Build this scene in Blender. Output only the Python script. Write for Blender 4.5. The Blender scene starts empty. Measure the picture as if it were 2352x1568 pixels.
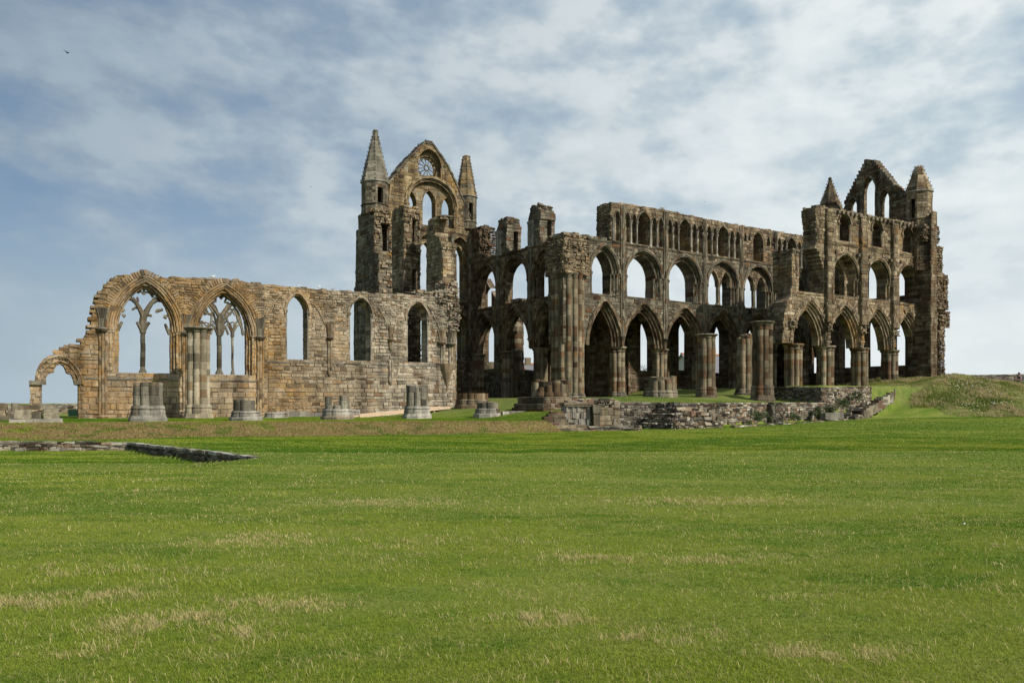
import bpy, math, random
import numpy as np
from mathutils import Vector, geometry
random.seed(7)
rng = np.random.default_rng(11)
SC = bpy.context.scene
COL = SC.collection
R = math.radians
# ------------------------------------------------------------------ camera
F = 1870.; CX = 1176.; HY = 925.; EYE = 1.6          # focal length, principal column and horizon, in units of a 2352 wide picture
cam = bpy.data.cameras.new('camera'); co = bpy.data.objects.new('camera', cam); COL.objects.link(co)
co.location = (0, 0, EYE); co.rotation_euler = (R(90), 0, 0)
cam.sensor_width = 36; cam.lens = 36 * F / 2352; cam.shift_y = (HY - 784) / 2352
cam.clip_start = .1; cam.clip_end = 9000
SC.camera = co
# ------------------------------------------------------------------ light
SUN = Vector((.78, -.62, .78)).normalized()
sl = bpy.data.lights.new('sun', 'SUN'); so = bpy.data.objects.new('sun', sl); COL.objects.link(so)
sl.energy = 4.3; sl.angle = R(1.2); sl.color = (1, .93, .82)
so.rotation_euler = SUN.to_track_quat('Z', 'Y').to_euler(); so.location = (40, -40, 60)
SC.view_settings.view_transform = 'Standard'; SC.view_settings.look = 'None'
SC.view_settings.exposure = 0.3; SC.view_settings.gamma = 1

class NT:                                             # small helper to write node trees
    def __init__(s, tree):
        s.t = tree; tree.nodes.clear()
    def n(s, typ, props={}, **ins):
        nd = s.t.nodes.new(typ)
        for k, v in props.items(): setattr(nd, k, v)
        for k, v in ins.items(): s.set(nd, k, v)
        return nd
    def set(s, nd, k, v):
        key = int(k[1:]) if k[0] == 'i' and k[1:].isdigit() else k.replace('_', ' ')
        sock = nd.inputs[key]
        if isinstance(v, bpy.types.Node): v = v.outputs[0]
        if isinstance(v, bpy.types.NodeSocket): s.t.links.new(v, sock)
        else: sock.default_value = v
    def m(s, op, a, b=None, c=None, clamp=False):
        nd = s.t.nodes.new('ShaderNodeMath'); nd.operation = op; nd.use_clamp = clamp
        for i, v in enumerate((a, b, c)):
            if v is not None: s.set(nd, 'i%d' % i, v)
        return nd.outputs[0]
    def mix(s, f, a, b, blend='MIX'):
        nd = s.t.nodes.new('ShaderNodeMixRGB'); nd.blend_type = blend
        s.set(nd, 'i0', f); s.set(nd, 'i1', a); s.set(nd, 'i2', b); return nd.outputs[0]
    def noise(s, vec, scale, detail=4, rough=.55, dim='3D', dist=0):
        nd = s.n('ShaderNodeTexNoise', {'noise_dimensions': dim}, Scale=scale, Detail=detail, Roughness=rough, Distortion=dist)
        if dim == '1D': s.set(nd, 'W', vec)
        else: s.set(nd, 'Vector', vec)
        return nd.outputs[0]
    def ramp(s, f, stops, interp='LINEAR'):
        nd = s.t.nodes.new('ShaderNodeValToRGB'); cr = nd.color_ramp; cr.interpolation = interp
        while len(cr.elements) < len(stops): cr.elements.new(1)
        for e, (p, c) in zip(cr.elements, stops):
            e.position = p; e.color = (c[0], c[1], c[2], 1) if not isinstance(c, (int, float)) else (c, c, c, 1)
        s.set(nd, 'i0', f); return nd.outputs[0]
    def mapr(s, v, a, b, c=0., d=1.):
        nd = s.n('ShaderNodeMapRange', {'clamp': True}); s.set(nd, 'i0', v)
        for i, x in enumerate((a, b, c, d)): nd.inputs[i + 1].default_value = x
        return nd.outputs[0]
    def comb(s, x, y, z=0.):
        nd = s.t.nodes.new('ShaderNodeCombineXYZ')
        for i, v in enumerate((x, y, z)): s.set(nd, 'i%d' % i, v)
        return nd.outputs[0]

# ------------------------------------------------------------------ sky with a broken layer of cloud
W = bpy.data.worlds.new('World'); SC.world = W; W.use_nodes = True
w = NT(W.node_tree)
tc = w.n('ShaderNodeTexCoord'); dr = tc.outputs['Generated']
sp = w.n('ShaderNodeSeparateXYZ', i0=dr)
X_, Y_, Z_ = sp.outputs
vec = w.comb(w.m('ADD', X_, w.m('MULTIPLY', Z_, .15)), w.m('MULTIPLY', Y_, .6), w.m('ADD', w.m('MULTIPLY', Z_, 1.9), 2.7))
big = w.noise(vec, 2.4, 2, .5)
mid = w.noise(vec, 8.5, 4, .52, dist=.1)
fine = w.noise(vec, 22., 4, .55, dist=.1)
cov = w.m('ADD', w.m('ADD', w.m('MULTIPLY', big, .42), w.m('MULTIPLY', mid, .50)), w.m('MULTIPLY', fine, .20))
mask = w.mapr(cov, .405, .60)
side = w.mapr(w.m('ADD', X_, w.m('MULTIPLY', Z_, -.2)), -.60, .28)              # brighter towards the sun
high = w.mapr(Z_, .05, .42)
tone = w.mapr(w.m('ADD', w.m('MULTIPLY', mid, .7), w.m('MULTIPLY', fine, .3)), .38, .62)
lo = w.mix(tone, (.265, .345, .395, 1), (.345, .42, .465, 1)); hi = w.mix(tone, (.145, .21, .295, 1), (.235, .305, .38, 1))
clo = w.mix(side, w.mix(high, lo, hi), w.mix(tone, (.50, .57, .60, 1), (.69, .73, .73, 1)))
hz = w.mix(side, (.31, .395, .46, 1), (.66, .70, .71, 1))
sky = w.n('ShaderNodeTexSky', {'sky_type': 'NISHITA', 'sun_disc': False, 'sun_elevation': math.asin(SUN.z),
          'sun_rotation': math.atan2(SUN.x, SUN.y), 'air_density': 1.0, 'dust_density': 1.2, 'altitude': 60})
blue = w.mix(1., sky, (.085, .085, .085, 1), 'MULTIPLY')
blue = w.mix(.65, blue, w.mix(side, (.125, .195, .295, 1), (.36, .475, .56, 1)))
col = w.mix(w.m('MULTIPLY', mask, .93), blue, clo)
col = w.mix(w.mapr(Z_, .22, -.01), col, hz)
bg = w.n('ShaderNodeBackground', Color=col, Strength=1.0)
w.n('ShaderNodeOutputWorld', Surface=bg)

# ------------------------------------------------------------------ plan of the abbey
def unit(u): L = math.hypot(*u); return (u[0] / L, u[1] / L)
U1 = unit((.8337, .5521)); U2 = (-U1[1], U1[0])        # east, north
class PL:                                              # a wall line: x along it, y away behind its face, z up
    def __init__(s, o, u): s.o = o; s.u = unit(u); s.rot = math.atan2(s.u[1], s.u[0])
    def t(s, X):
        k = (X - CX) / F; return (k * s.o[1] - s.o[0]) / (s.u[0] - k * s.u[1])
    def loc(s, X, Y):
        t = s.t(X); return (t, EYE + (HY - Y) / F * (s.o[1] + t * s.u[1]))
    def at(s, t, y=0): return (s.o[0] + t * s.u[0] - y * s.u[1], s.o[1] + t * s.u[1] + y * s.u[0])
    def off(s, d): return PL(s.at(0, d), s.u)
    def L(s, Z, pts): return [s.loc(*Z(*p)) for p in pts]
def zf(x0, y0, k): return lambda a, b: (x0 + a * k, y0 + b * k)
ZI = zf(0, 0, 1)
Z1 = zf(0, 600.25, .2812); Z2 = zf(588, 600.25, .2578); Z3 = zf(796.25, 269.5, .2734); Z4 = zf(1029, 453.25, .2187); Z5 = zf(1029, 673.75, .2187)
Z6 = zf(1335.25, 453.25, .2344); Z7 = zf(1335.25, 673.75, .2344); Z8 = zf(1813, 343, .367)
PA = PL((9.53, 70.5), U1)                              # choir north arcade
PB = PA.off(-10.5)                                     # choir south arcade
PC = PL((-4.28, 81.7), (.5584, -.8296))                # transept east wall, from the gable to the crossing
PD = PL((-12.56, 76.2), U1)                            # transept north gable wall
PE = PL((-13.4, 75.65), (.5584, -.8296))               # transept west wall, outer face
PN = PL((-4.6, 66.0), (.858, .514))                    # nave north aisle wall
PG = PL((32.6, 85.3), (.5584, -.8296))                 # east gable, inner face

def sm(x, a, b):
    t = np.clip((x - a) / (b - a), 0, 1); return t * t * (3 - 2 * t)
def interp_line(x, xs, ys): return np.interp(x, xs, ys)
def _h(i, j, s): 
    v = np.sin(i * 127.1 + j * 311.7 + s * 74.7) * 43758.5453; return v - np.floor(v)
def vnoise(x, y, s=0):
    xi = np.floor(x); yi = np.floor(y); fx = x - xi; fy = y - yi; fx = fx * fx * (3 - 2 * fx); fy = fy * fy * (3 - 2 * fy)
    return (_h(xi, yi, s) * (1 - fx) + _h(xi + 1, yi, s) * fx) * (1 - fy) + (_h(xi, yi + 1, s) * (1 - fx) + _h(xi + 1, yi + 1, s) * fx) * fy
def vn3(P, s):                                         # value noise on points
    i = np.floor(P); f = P - i; f = f * f * (3 - 2 * f); r = 0
    for a in (0, 1):
        for b in (0, 1):
            for c in (0, 1):
                h = np.sin((i[:, 0] + a) * 127.1 + (i[:, 1] + b) * 311.7 + (i[:, 2] + c) * 74.7 + s * 53.3) * 43758.5453; h = h - np.floor(h)
                r = r + h * (f[:, 0] if a else 1 - f[:, 0]) * (f[:, 1] if b else 1 - f[:, 1]) * (f[:, 2] if c else 1 - f[:, 2])
    return r
STONES = {'nave_wall_stone', 'buff', 'grey', 'brown', 'drum', 'pale_drum', 'cream_drum', 'gable_stone', 'pale_grey', 'rubble', 'dark_rubble'}
SINK = [(-30., 33.2), (-14.8, 32.4), (-6.3, 23.5)]      # line of the low garden walls on the left
def ground(x, y, want=False):
    x = np.asarray(x, float); y = np.asarray(y, float)
    a = (x - PA.o[0]) * U1[0] + (y - PA.o[1]) * U1[1]
    d = -((x - PA.o[0]) * U2[0] + (y - PA.o[1]) * U2[1])
    lawn = .55 * sm(x, 6, 34) * sm(y, 30, 58) + .05 * (vnoise(x * .3, y * .3) - .5) * sm(y, 0, 10) + .10 * (vnoise(x * .09, y * .09, 3) - .5) * sm(y, 8, 20)
    # sunk lawn at the left in front of the two low walls
    yb = interp_line(x, [-60, -30, -15.45, -7.35], [35.6, 33.85, 33.0, 24.0])
    sunk = sm(-x, 7.0, 10.5) * (1 - sm(y, yb - .15, yb + .1)) * sm(y, 14, 27)
    lawn = lawn - .38 * sunk
    # grass bank and the nave terrace behind it
    ybot = interp_line(x, [-60, -30, -17.5, -14.3, 1.7, 6, 9], [35.9, 34.2, 33.6, 37.2, 42.6, 44.2, 70])
    ytop = interp_line(x, [-60, -24.7, 1.75, 5, 9], [38., 39.3, 44.8, 45.6, 75])
    zt = .6 + .62 * sm(a, -21, -15) + .5 * sm(a, -15, -6) + .5 * sm(a, -6, 2) + .2 * sm(a, 2, 12)
    zt = zt - .55 * (1 - sm(-d, -19.5, -11.)) * sm(a, -19, -12) * (1 - sm(a, -8.6, -7.6))
    xe = 1.7 + np.maximum(y - 46., 0) * .5; bank = sm(y, ybot, ytop) * (1 - sm(x, xe, xe + 1.2))
    z = lawn * (1 - bank) + zt * bank
    # choir terrace behind the rubble wall
    t2 = np.maximum(1.62 + .4 * sm(-d, -15.5, -10.5), zt * sm(-d, -15.5, -10.5))
    in2 = sm(-d, -17.05, -16.75) * np.where(d > 15.2, sm(a, -9.2, -8.8), sm(a, -14., -9.)) * sm(-d, -17.05, -16.75)
    z = z * (1 - in2) + np.maximum(t2, z) * in2
    # upper terrace at the east end
    t3 = 2.88 + .16 * sm(a, 8, 24)
    in3 = sm(-d, -17.05, -16.75) * sm(a, 4.15, 4.45) * np.where(d < 13.1, sm(a, 4.8, 8.5), 1.)
    z = z * (1 - in3) + np.maximum(t3, z) * in3
    # mound on the right
    q = y - interp_line(x, [15, 26.2, 34, 45, 70], [63.5, 61.4, 58.2, 57.6, 60])
    mz = .45 + 2.6 * sm(q, -.5, 10.) * sm(x, 24.5, 31.5) + .0
    sl_ = sm(a, 11.5, 19.5) * sm(-d, -23.5, -16.6)
    mz = np.maximum(mz, lawn + 2.75 * sl_)
    mz += (vnoise(x * .45, y * .45, 5) - .5) * .55 * sm(q, .5, 4) * sm(x, 31, 36)
    mz += .55 * sm(x, 33, 37) * (1 - sm(x, 38, 43)) * sm(q, 5, 9)
    mnd = sm(a, 10.2, 10.5) * (d > 16.5)
    m2 = sm(x, 30, 34) * sm(q, -.5, .8)
    z = np.where(mnd > 0, np.maximum(z, mz * mnd), z)
    z = z * (1 - m2) + np.maximum(z, mz) * m2
    far = sm(np.hypot(x, y - 60), 120, 500); z = z * (1 - far) - 1.0 * far
    z = z * (1 - .82 * sm(y, 92, 130) * (1 - sm(x, 34, 40))) 
    if want:
        dry = sm(bank, .005, .05) * (1 - sm(y, ytop - .5, ytop + .1)) * (x < 6) * (np.maximum(in2, in3) < .5)
        rough = m2 * sm(q, .4, 1.6) * sm(x, 31, 35)
        lean = sm(z - lawn, .5, 1.2)
        return z, np.clip(dry, 0, 1), np.clip(rough, 0, 1), lean
    return z
def gz(x, y): return float(ground(np.array([x]), np.array([y]))[0])

# ------------------------------------------------------------------ scene helpers
def tag(o, label=None, cat=None, group=None, kind=None):
    if label: o['label'] = label
    if cat: o['category'] = cat
    if group: o['group'] = group
    if kind: o['kind'] = kind
    return o
def thing(name, label, cat, pl=None, loc=None, group=None, rot=0):
    o = bpy.data.objects.new(name, None); COL.objects.link(o)
    o.empty_display_size = .5
    if pl: o.location = (pl.o[0], pl.o[1], 0); o.rotation_euler = (0, 0, pl.rot)
    if loc: o.location = loc; o.rotation_euler = (0, 0, rot)
    return tag(o, label, cat, group, 'thing')
_uvr = random.Random(5)
def ruv(): return (_uvr.uniform(0, 900), _uvr.uniform(0, 900))
class MB:
    def __init__(s): s.v = []; s.f = []; s.uv = []
    def face(s, pts, uv=None):
        i = len(s.v); s.v.extend(pts); s.f.append(tuple(range(i, i + len(pts))))
        s.uv.extend([uv] * len(pts) if isinstance(uv, tuple) else uv if uv else [(0, 0)] * len(pts))
    def hexa(s, P, uv=None):                           # P: 4 corners of the front then 4 of the back
        uv = uv or ruv(); i = len(s.v); s.v.extend(P)
        for q in ((0, 1, 2, 3), (5, 4, 7, 6), (1, 0, 4, 5), (2, 1, 5, 6), (3, 2, 6, 7), (0, 3, 7, 4)):
            s.f.append(tuple(i + k for k in q)); s.uv.extend([uv] * 4)
    def box(s, x0, x1, y0, y1, z0, z1, uv=None, j=0.):
        r = lambda: _uvr.uniform(-j, j) if j else 0
        s.hexa([(x0 + r(), y0 + r(), z0 + r()), (x1 + r(), y0 + r(), z0 + r()), (x1 + r(), y0 + r(), z1 + r()), (x0 + r(), y0 + r(), z1 + r()),
                (x0 + r(), y1 + r(), z0 + r()), (x1 + r(), y1 + r(), z0 + r()), (x1 + r(), y1 + r(), z1 + r()), (x0 + r(), y1 + r(), z1 + r())], uv)
    def ubox(s, x0, x1, y0, y1, z0, z1):               # box with metric uv so the courses show
        for (p, a, b) in (((x0, y0), (x1, y0), 0), ((x1, y0), (x1, y1), 1), ((x1, y1), (x0, y1), 0), ((x0, y1), (x0, y0), 1)):
            u0, u1 = (p[0], a[0]) if b == 0 else (p[1] + 50, a[1] + 50)
            s.face([(p[0], p[1], z0), (a[0], a[1], z0), (a[0], a[1], z1), (p[0], p[1], z1)], [(u0, z0), (u1, z0), (u1, z1), (u0, z1)])
        s.face([(x0, y0, z1), (x1, y0, z1), (x1, y1, z1), (x0, y1, z1)], [(x0, y0), (x1, y0), (x1, y1), (x0, y1)])
    def lathe(s, cx, cy, prof, n=14, uv=None, a0=0., cap=True, sx=1., sy=1.):
        uvv = uv or ruv(); i = len(s.v)
        for r, z in prof:
            for k in range(n):
                a = a0 + 2 * math.pi * k / n; s.v.append((cx + r * sx * math.cos(a), cy + r * sy * math.sin(a), z))
        for j in range(len(prof) - 1):
            for k in range(n):
                s.f.append((i + j * n + k, i + j * n + (k + 1) % n, i + (j + 1) * n + (k + 1) % n, i + (j + 1) * n + k)); s.uv.extend([uvv] * 4)
        if cap: s.f.append(tuple(i + (len(prof) - 1) * n + k for k in range(n))); s.uv.extend([uvv] * n)
    def build(s, name, mat, parent=None, smooth=False):
        me = bpy.data.meshes.new(name); me.from_pydata(s.v, [], s.f)
        if mat.name in STONES and s.v:                  # worn surface: a small smooth wandering of every point
            V = np.array(s.v, dtype=np.float64); q = np.zeros_like(V)
            for sc_, am in ((1.3, .022), (4.5, .013)):
                for ax in range(3): q[:, ax] += am * 2 * (vn3(V * sc_, ax * 7 + int(sc_)) - .5)
            V += q; me.vertices.foreach_set('co', V.ravel())
        uvl = me.uv_layers.new(name='UVMap'); uvl.data.foreach_set('uv', np.array(s.uv, dtype=np.float32).ravel())
        me.materials.append(mat); 
        if smooth: me.shade_smooth()
        me.update()
        o = bpy.data.objects.new(name, me); COL.objects.link(o)
        if parent: o.parent = parent
        return o

def pip(px, py, poly):
    inside = np.zeros(len(px), bool); n = len(poly)
    for i in range(n):
        x0, y0 = poly[i]; x1, y1 = poly[(i + 1) % n]
        if y0 == y1: continue
        c = ((y0 > py) != (y1 > py)) & (px < (x1 - x0) * (py - y0) / (y1 - y0) + x0)
        inside ^= c
    return inside
def solid(pts, outer, holes):
    px = np.array([p[0] for p in pts]); py = np.array([p[1] for p in pts])
    k = pip(px, py, outer)
    for h in holes: k &= ~pip(px, py, h)
    return k
def slab(mb, outer, holes, y0, y1):
    vs = []; es = []
    for loop in [outer] + holes:
        i = len(vs); n = len(loop); vs += [Vector(p) for p in loop]; es += [(i + k, i + (k + 1) % n) for k in range(n)]
    r = geometry.delaunay_2d_cdt(vs, es, [], 0, 1e-5)
    V = r[0]; T = r[2]
    cen = [((V[a][0] + V[b][0] + V[c][0]) / 3, (V[a][1] + V[b][1] + V[c][1]) / 3) for a, b, c in T]
    ok = solid(cen, outer, holes); T = [t for t, k in zip(T, ok) if k]
    ed = {}
    for t in T:
        for a, b in ((t[0], t[1]), (t[1], t[2]), (t[2], t[0])): ed[(a, b)] = 1
        A = [V[k] for k in t]
        mb.face([(p[0], y0, p[1]) for p in A], [(p[0], p[1]) for p in A])
        mb.face([(p[0], y1, p[1]) for p in reversed(A)], [(p[0], p[1]) for p in reversed(A)])
    for (a, b) in ed:
        if (b, a) in ed: continue
        p, q = V[a], V[b]; L = math.hypot(q[0] - p[0], q[1] - p[1])
        if abs(q[1] - p[1]) > abs(q[0] - p[0]): uv = [(y0 + 30, p[1]), (y0 + 30, q[1]), (y1 + 30, q[1]), (y1 + 30, p[1])]
        else: uv = [(p[0], y0 + 60), (q[0], y0 + 60), (q[0], y1 + 60), (p[0], y1 + 60)]
        mb.face([(p[0], y0, p[1]), (q[0], y0, q[1]), (q[0], y1, q[1]), (p[0], y1, p[1])], uv)
def ragged(pts, seed=1, amp=.1, step=.4, closed=False):
    r = random.Random(seed); out = []
    segs = list(zip(pts, pts[1:] + ([pts[0]] if closed else [])))
    for p, q in segs:
        L = math.hypot(q[0] - p[0], q[1] - p[1]); n = max(1, int(L / step)); hor = abs(q[0] - p[0]) > abs(q[1] - p[1])
        for k in range(n):
            f0 = k / n; f1 = (k + 1) / n; a = (p[0] + (q[0] - p[0]) * f0, p[1] + (q[1] - p[1]) * f0); b = (p[0] + (q[0] - p[0]) * f1, p[1] + (q[1] - p[1]) * f1)
            o = r.uniform(-amp, amp) * (r.random() ** .5)
            if hor: zc = (a[1] + b[1]) / 2 + o; out += [(a[0] + .005, zc), (b[0] - .005, zc)]
            else: xc = (a[0] + b[0]) / 2 + o; out += [(xc, a[1] + .005 * (1 if b[1] > a[1] else -1)), (xc, b[1] - .005 * (1 if b[1] > a[1] else -1))]
    return out
def blocks(mb, test, u0, u1, v0, v1, O=(0, 0, 0), U=(1, 0, 0), N=(0, -1, 0), h=.3, Lb=.55, prot=.05, gap=.014, seed=1, base=.02, jit=.012):
    """Courses of separate stones standing a little proud of a face; U runs along, z is up, N points out."""
    r = random.Random(seed); cand = []; z = v0
    while z < v1 - .06:
        hh = min(h * r.uniform(.7, 1.3), v1 - z)
        if v1 - z - hh < .08: hh = v1 - z
        u = u0 - r.uniform(0, Lb)
        while u < u1:
            l = Lb * r.uniform(.45, 1.6) * (.7 + .5 * r.random()); a = max(u, u0); b = min(u + l, u1)
            if b - a > .08: cand.append((a, b, z, z + hh))
            u += l
        z += hh
    if not cand: return
    if test:
        e = .012; pts = []
        for a, b, c, d in cand:
            m = (a + b) / 2; pts += [(a + e, c + e), (b - e, c + e), (b - e, d - e), (a + e, d - e), (m, c + e), (m, d - e), (m, (c + d) / 2)]
        k = test(pts).reshape(-1, 7); out = []
        for (a, b, c, d), q in zip(cand, k):
            if q.all(): out.append((a, b, c, d))
            elif q[0] and q[3] and q[4] and q[5]: out.append((a, (a + b) / 2, c, d))
            elif q[1] and q[2] and q[4] and q[5]: out.append(((a + b) / 2, b, c, d))
            elif q[0] and q[1] and q[6]: out.append((a, b, c, (c + d) / 2))
        cand = out
    Ux, Uy = U[0], U[1]; Nx, Ny = N[0], N[1]
    for a, b, c, d in cand:
        p = base + prot * r.random() ** 1.5; g = gap * r.uniform(.6, 1.4); bv = min(.02, .3 * p + .006); P = []
        for (uu, vv) in ((a + g + bv, c + g + bv), (b - g - bv, c + g + bv), (b - g - bv, d - g - bv), (a + g + bv, d - g - bv)):
            uu += r.uniform(-jit, jit); vv += r.uniform(-jit, jit); pp = p + r.uniform(-jit, jit) * 1.2
            P.append((O[0] + Ux * uu + Nx * pp, O[1] + Uy * uu + Ny * pp, O[2] + vv))
        for (uu, vv) in ((a + g, c + g), (b - g, c + g), (b - g, d - g), (a + g, d - g)):
            P.append((O[0] + Ux * uu - Nx * .02, O[1] + Uy * uu - Ny * .02, O[2] + vv))
        uv = (_uvr.uniform(0, 900), _uvr.uniform(0, 900)); i = len(mb.v); mb.v.extend(P)
        for q in ((0, 1, 2, 3), (1, 0, 4, 5), (2, 1, 5, 6), (3, 2, 6, 7), (0, 3, 7, 4)):
            mb.f.append(tuple(i + k for k in q)); mb.uv.extend([uv] * 4)
def rubble(mb, x0, x1, y0, y1, z0, z1, s=.3, prot=.2, seed=1, faces='fltr'):
    """broken core masonry: rough stones on the front (f), left (l), right (r) and top (t) of a block"""
    kw = dict(h=s * .72, Lb=s * 1.15, prot=prot * 1.25, base=0, gap=.02, jit=.05)
    if 'f' in faces: blocks(mb, None, x0, x1, z0, z1, (0, y0, 0), (1, 0, 0), (0, -1, 0), seed=seed, **kw)
    if 'l' in faces: blocks(mb, None, y0, y1, z0, z1, (x0, 0, 0), (0, 1, 0), (-1, 0, 0), seed=seed + 1, **kw)
    if 'r' in faces: blocks(mb, None, y0, y1, z0, z1, (x1, 0, 0), (0, 1, 0), (1, 0, 0), seed=seed + 2, **kw)
    if 't' in faces: topstones(mb, [(x0, z1), (x1, z1)], y0, y1, seed + 3)
def topstones(mb, pts, y0, y1, seed=1, hmax=.2, step=.4):
    r = random.Random(seed)
    for p, q in zip(pts, pts[1:]):
        if abs(q[0] - p[0]) < .15: continue
        lo, hi = (p, q) if q[0] > p[0] else (q, p); x = lo[0]
        while x < hi[0]:
            l = step * r.uniform(.5, 1.5); xm = min(x + l / 2, hi[0]); f = (xm - lo[0]) / (hi[0] - lo[0]); z = lo[1] + (hi[1] - lo[1]) * f
            y = y0 + r.uniform(-.04, .04)
            while y < y1 - .1:
                d = r.uniform(.3, .6); ht = r.uniform(.03, hmax) * (.3 if r.random() < .35 else 1)
                mb.box(x, min(x + l - .02, hi[0] + .05), y, min(y + d, y1) - .02, z - .12, z + ht, j=.05); y += d
            x += l
def arch(t0, t1, zb, zs, za, n=10, ins=0.):
    """outline of a pointed opening: left foot, spring, apex, right spring, right foot"""
    t0 += ins; t1 -= ins; za -= ins * 1.1; a = (t1 - t0) / 2; h = za - zs; P = []
    if zb is not None and zb < zs: P.append((t0, zb))
    if h >= a:
        Rr = (a * a + h * h) / (2 * a); th = math.asin(min(1, h / Rr))
        L = [(t0 + Rr - Rr * math.cos(th * k / n), zs + Rr * math.sin(th * k / n)) for k in range(n + 1)]
    else: L = [(t0 + a - a * math.cos(math.pi / 2 * k / n), zs + h * math.sin(math.pi / 2 * k / n)) for k in range(n + 1)]
    P += L + [(t0 + t1 - x, z) for x, z in reversed(L[:-1])]
    if zb is not None and zb < zs: P.append((t1, zb))
    return P
def resample(path, seg):
    d = [0]
    for p, q in zip(path, path[1:]): d.append(d[-1] + math.hypot(q[0] - p[0], q[1] - p[1]))
    n = max(1, round(d[-1] / seg)); s = np.linspace(0, d[-1], n + 1)
    return list(zip(np.interp(s, d, [p[0] for p in path]), np.interp(s, d, [p[1] for p in path])))
def ring(mb, path, w0, w1, y0, y1, seg=.33, jit=.012, seed=1, skip=0., tooth=0., joint=.012):
    """voussoirs round a curve, from w0 inside it to w1 outside it"""
    r = random.Random(seed); P = resample(path, seg); n = len(P) - 1
    def nrm(i):
        a = P[max(0, i - 1)]; b = P[min(n, i + 1)]; dx, dz = b[0] - a[0], b[1] - a[1]; L = math.hypot(dx, dz) or 1; return (-dz / L, dx / L)
    N = [nrm(i) for i in range(n + 1)]
    for i in range(n):
        if skip and r.random() < skip: continue
        a, b = P[i], P[i + 1]; na, nb = N[i], N[i + 1]; oo = r.uniform(-jit, jit); ii = r.uniform(-jit, jit) * .6; yy = r.uniform(-jit, jit)
        ow = w1 + oo + (r.uniform(0, tooth) if tooth else 0); iw = -w0 + ii
        g = joint if not tooth else joint * 2.2; f = g / max(seg, .05)
        a2 = (a[0] + (b[0] - a[0]) * f, a[1] + (b[1] - a[1]) * f); b2 = (b[0] - (b[0] - a[0]) * f, b[1] - (b[1] - a[1]) * f)
        q = [(a2[0] + na[0] * iw, a2[1] + na[1] * iw), (b2[0] + nb[0] * iw, b2[1] + nb[1] * iw), (b2[0] + nb[0] * ow, b2[1] + nb[1] * ow), (a2[0] + na[0] * ow, a2[1] + na[1] * ow)]
        mb.hexa([(x, y0 + yy, z) for x, z in q] + [(x, y1, z) for x, z in q])
def sweep(mb, path, r, y, seg=.5, n=6, uv=None):
    """round moulding along a curve in the plane of the wall; path points are (t,z) or (t,z,radius)"""
    P = [(p[0], p[1], p[2] if len(p) > 2 else r) for p in path]; uv0 = uv
    for k, (a, b) in enumerate(zip(P, P[1:])):
        dx, dz = b[0] - a[0], b[1] - a[1]; L = math.hypot(dx, dz)
        if L < 1e-6: continue
        nx, nz = -dz / L, dx / L; i = len(mb.v); e = .03 * L
        ex, ez = dx / L * min(e, .03), dz / L * min(e, .03)
        for (c, rr, sg) in ((a, a[2], -1), (b, b[2], 1)):
            for j in range(n):
                an = 2 * math.pi * j / n; mb.v.append((c[0] + sg * ex + nx * rr * math.cos(an), y + rr * math.sin(an), c[1] + sg * ez + nz * rr * math.cos(an)))
        u = uv0 or ruv()
        for j in range(n): mb.f.append((i + j, i + (j + 1) % n, i + n + (j + 1) % n, i + n + j)); mb.uv.extend([u] * 4)
        mb.f.append(tuple(i + j for j in range(n))); mb.uv.extend([u] * n); mb.f.append(tuple(i + n + j for j in range(n))); mb.uv.extend([u] * n)
def shaft(mb, x, y, z0, z1, r, dh=.42, n=12, seed=1, zs=None, cu=None):
    rr = random.Random(seed); z = z0; k = 0
    while z < z1 - .03:
        h = dh * rr.uniform(.75, 1.25) if zs is None else zs[k % len(zs)]
        h = min(h, z1 - z); 
        if z1 - z - h < .12: h = z1 - z
        q = r * rr.uniform(.975, 1.025); ox = rr.uniform(-.01, .01); g = .012; b = .014
        mb.lathe(x + ox, y, [(q * .93, z - .01), (q * .93, z + g), (q - b * .6, z + g + .001), (q, z + g + b), (q, z + h - b), (q - b * .6, z + h)], n=n, uv=(cu[k % len(cu)] if cu and rr.random() < .62 else None)); z += h; k += 1
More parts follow.
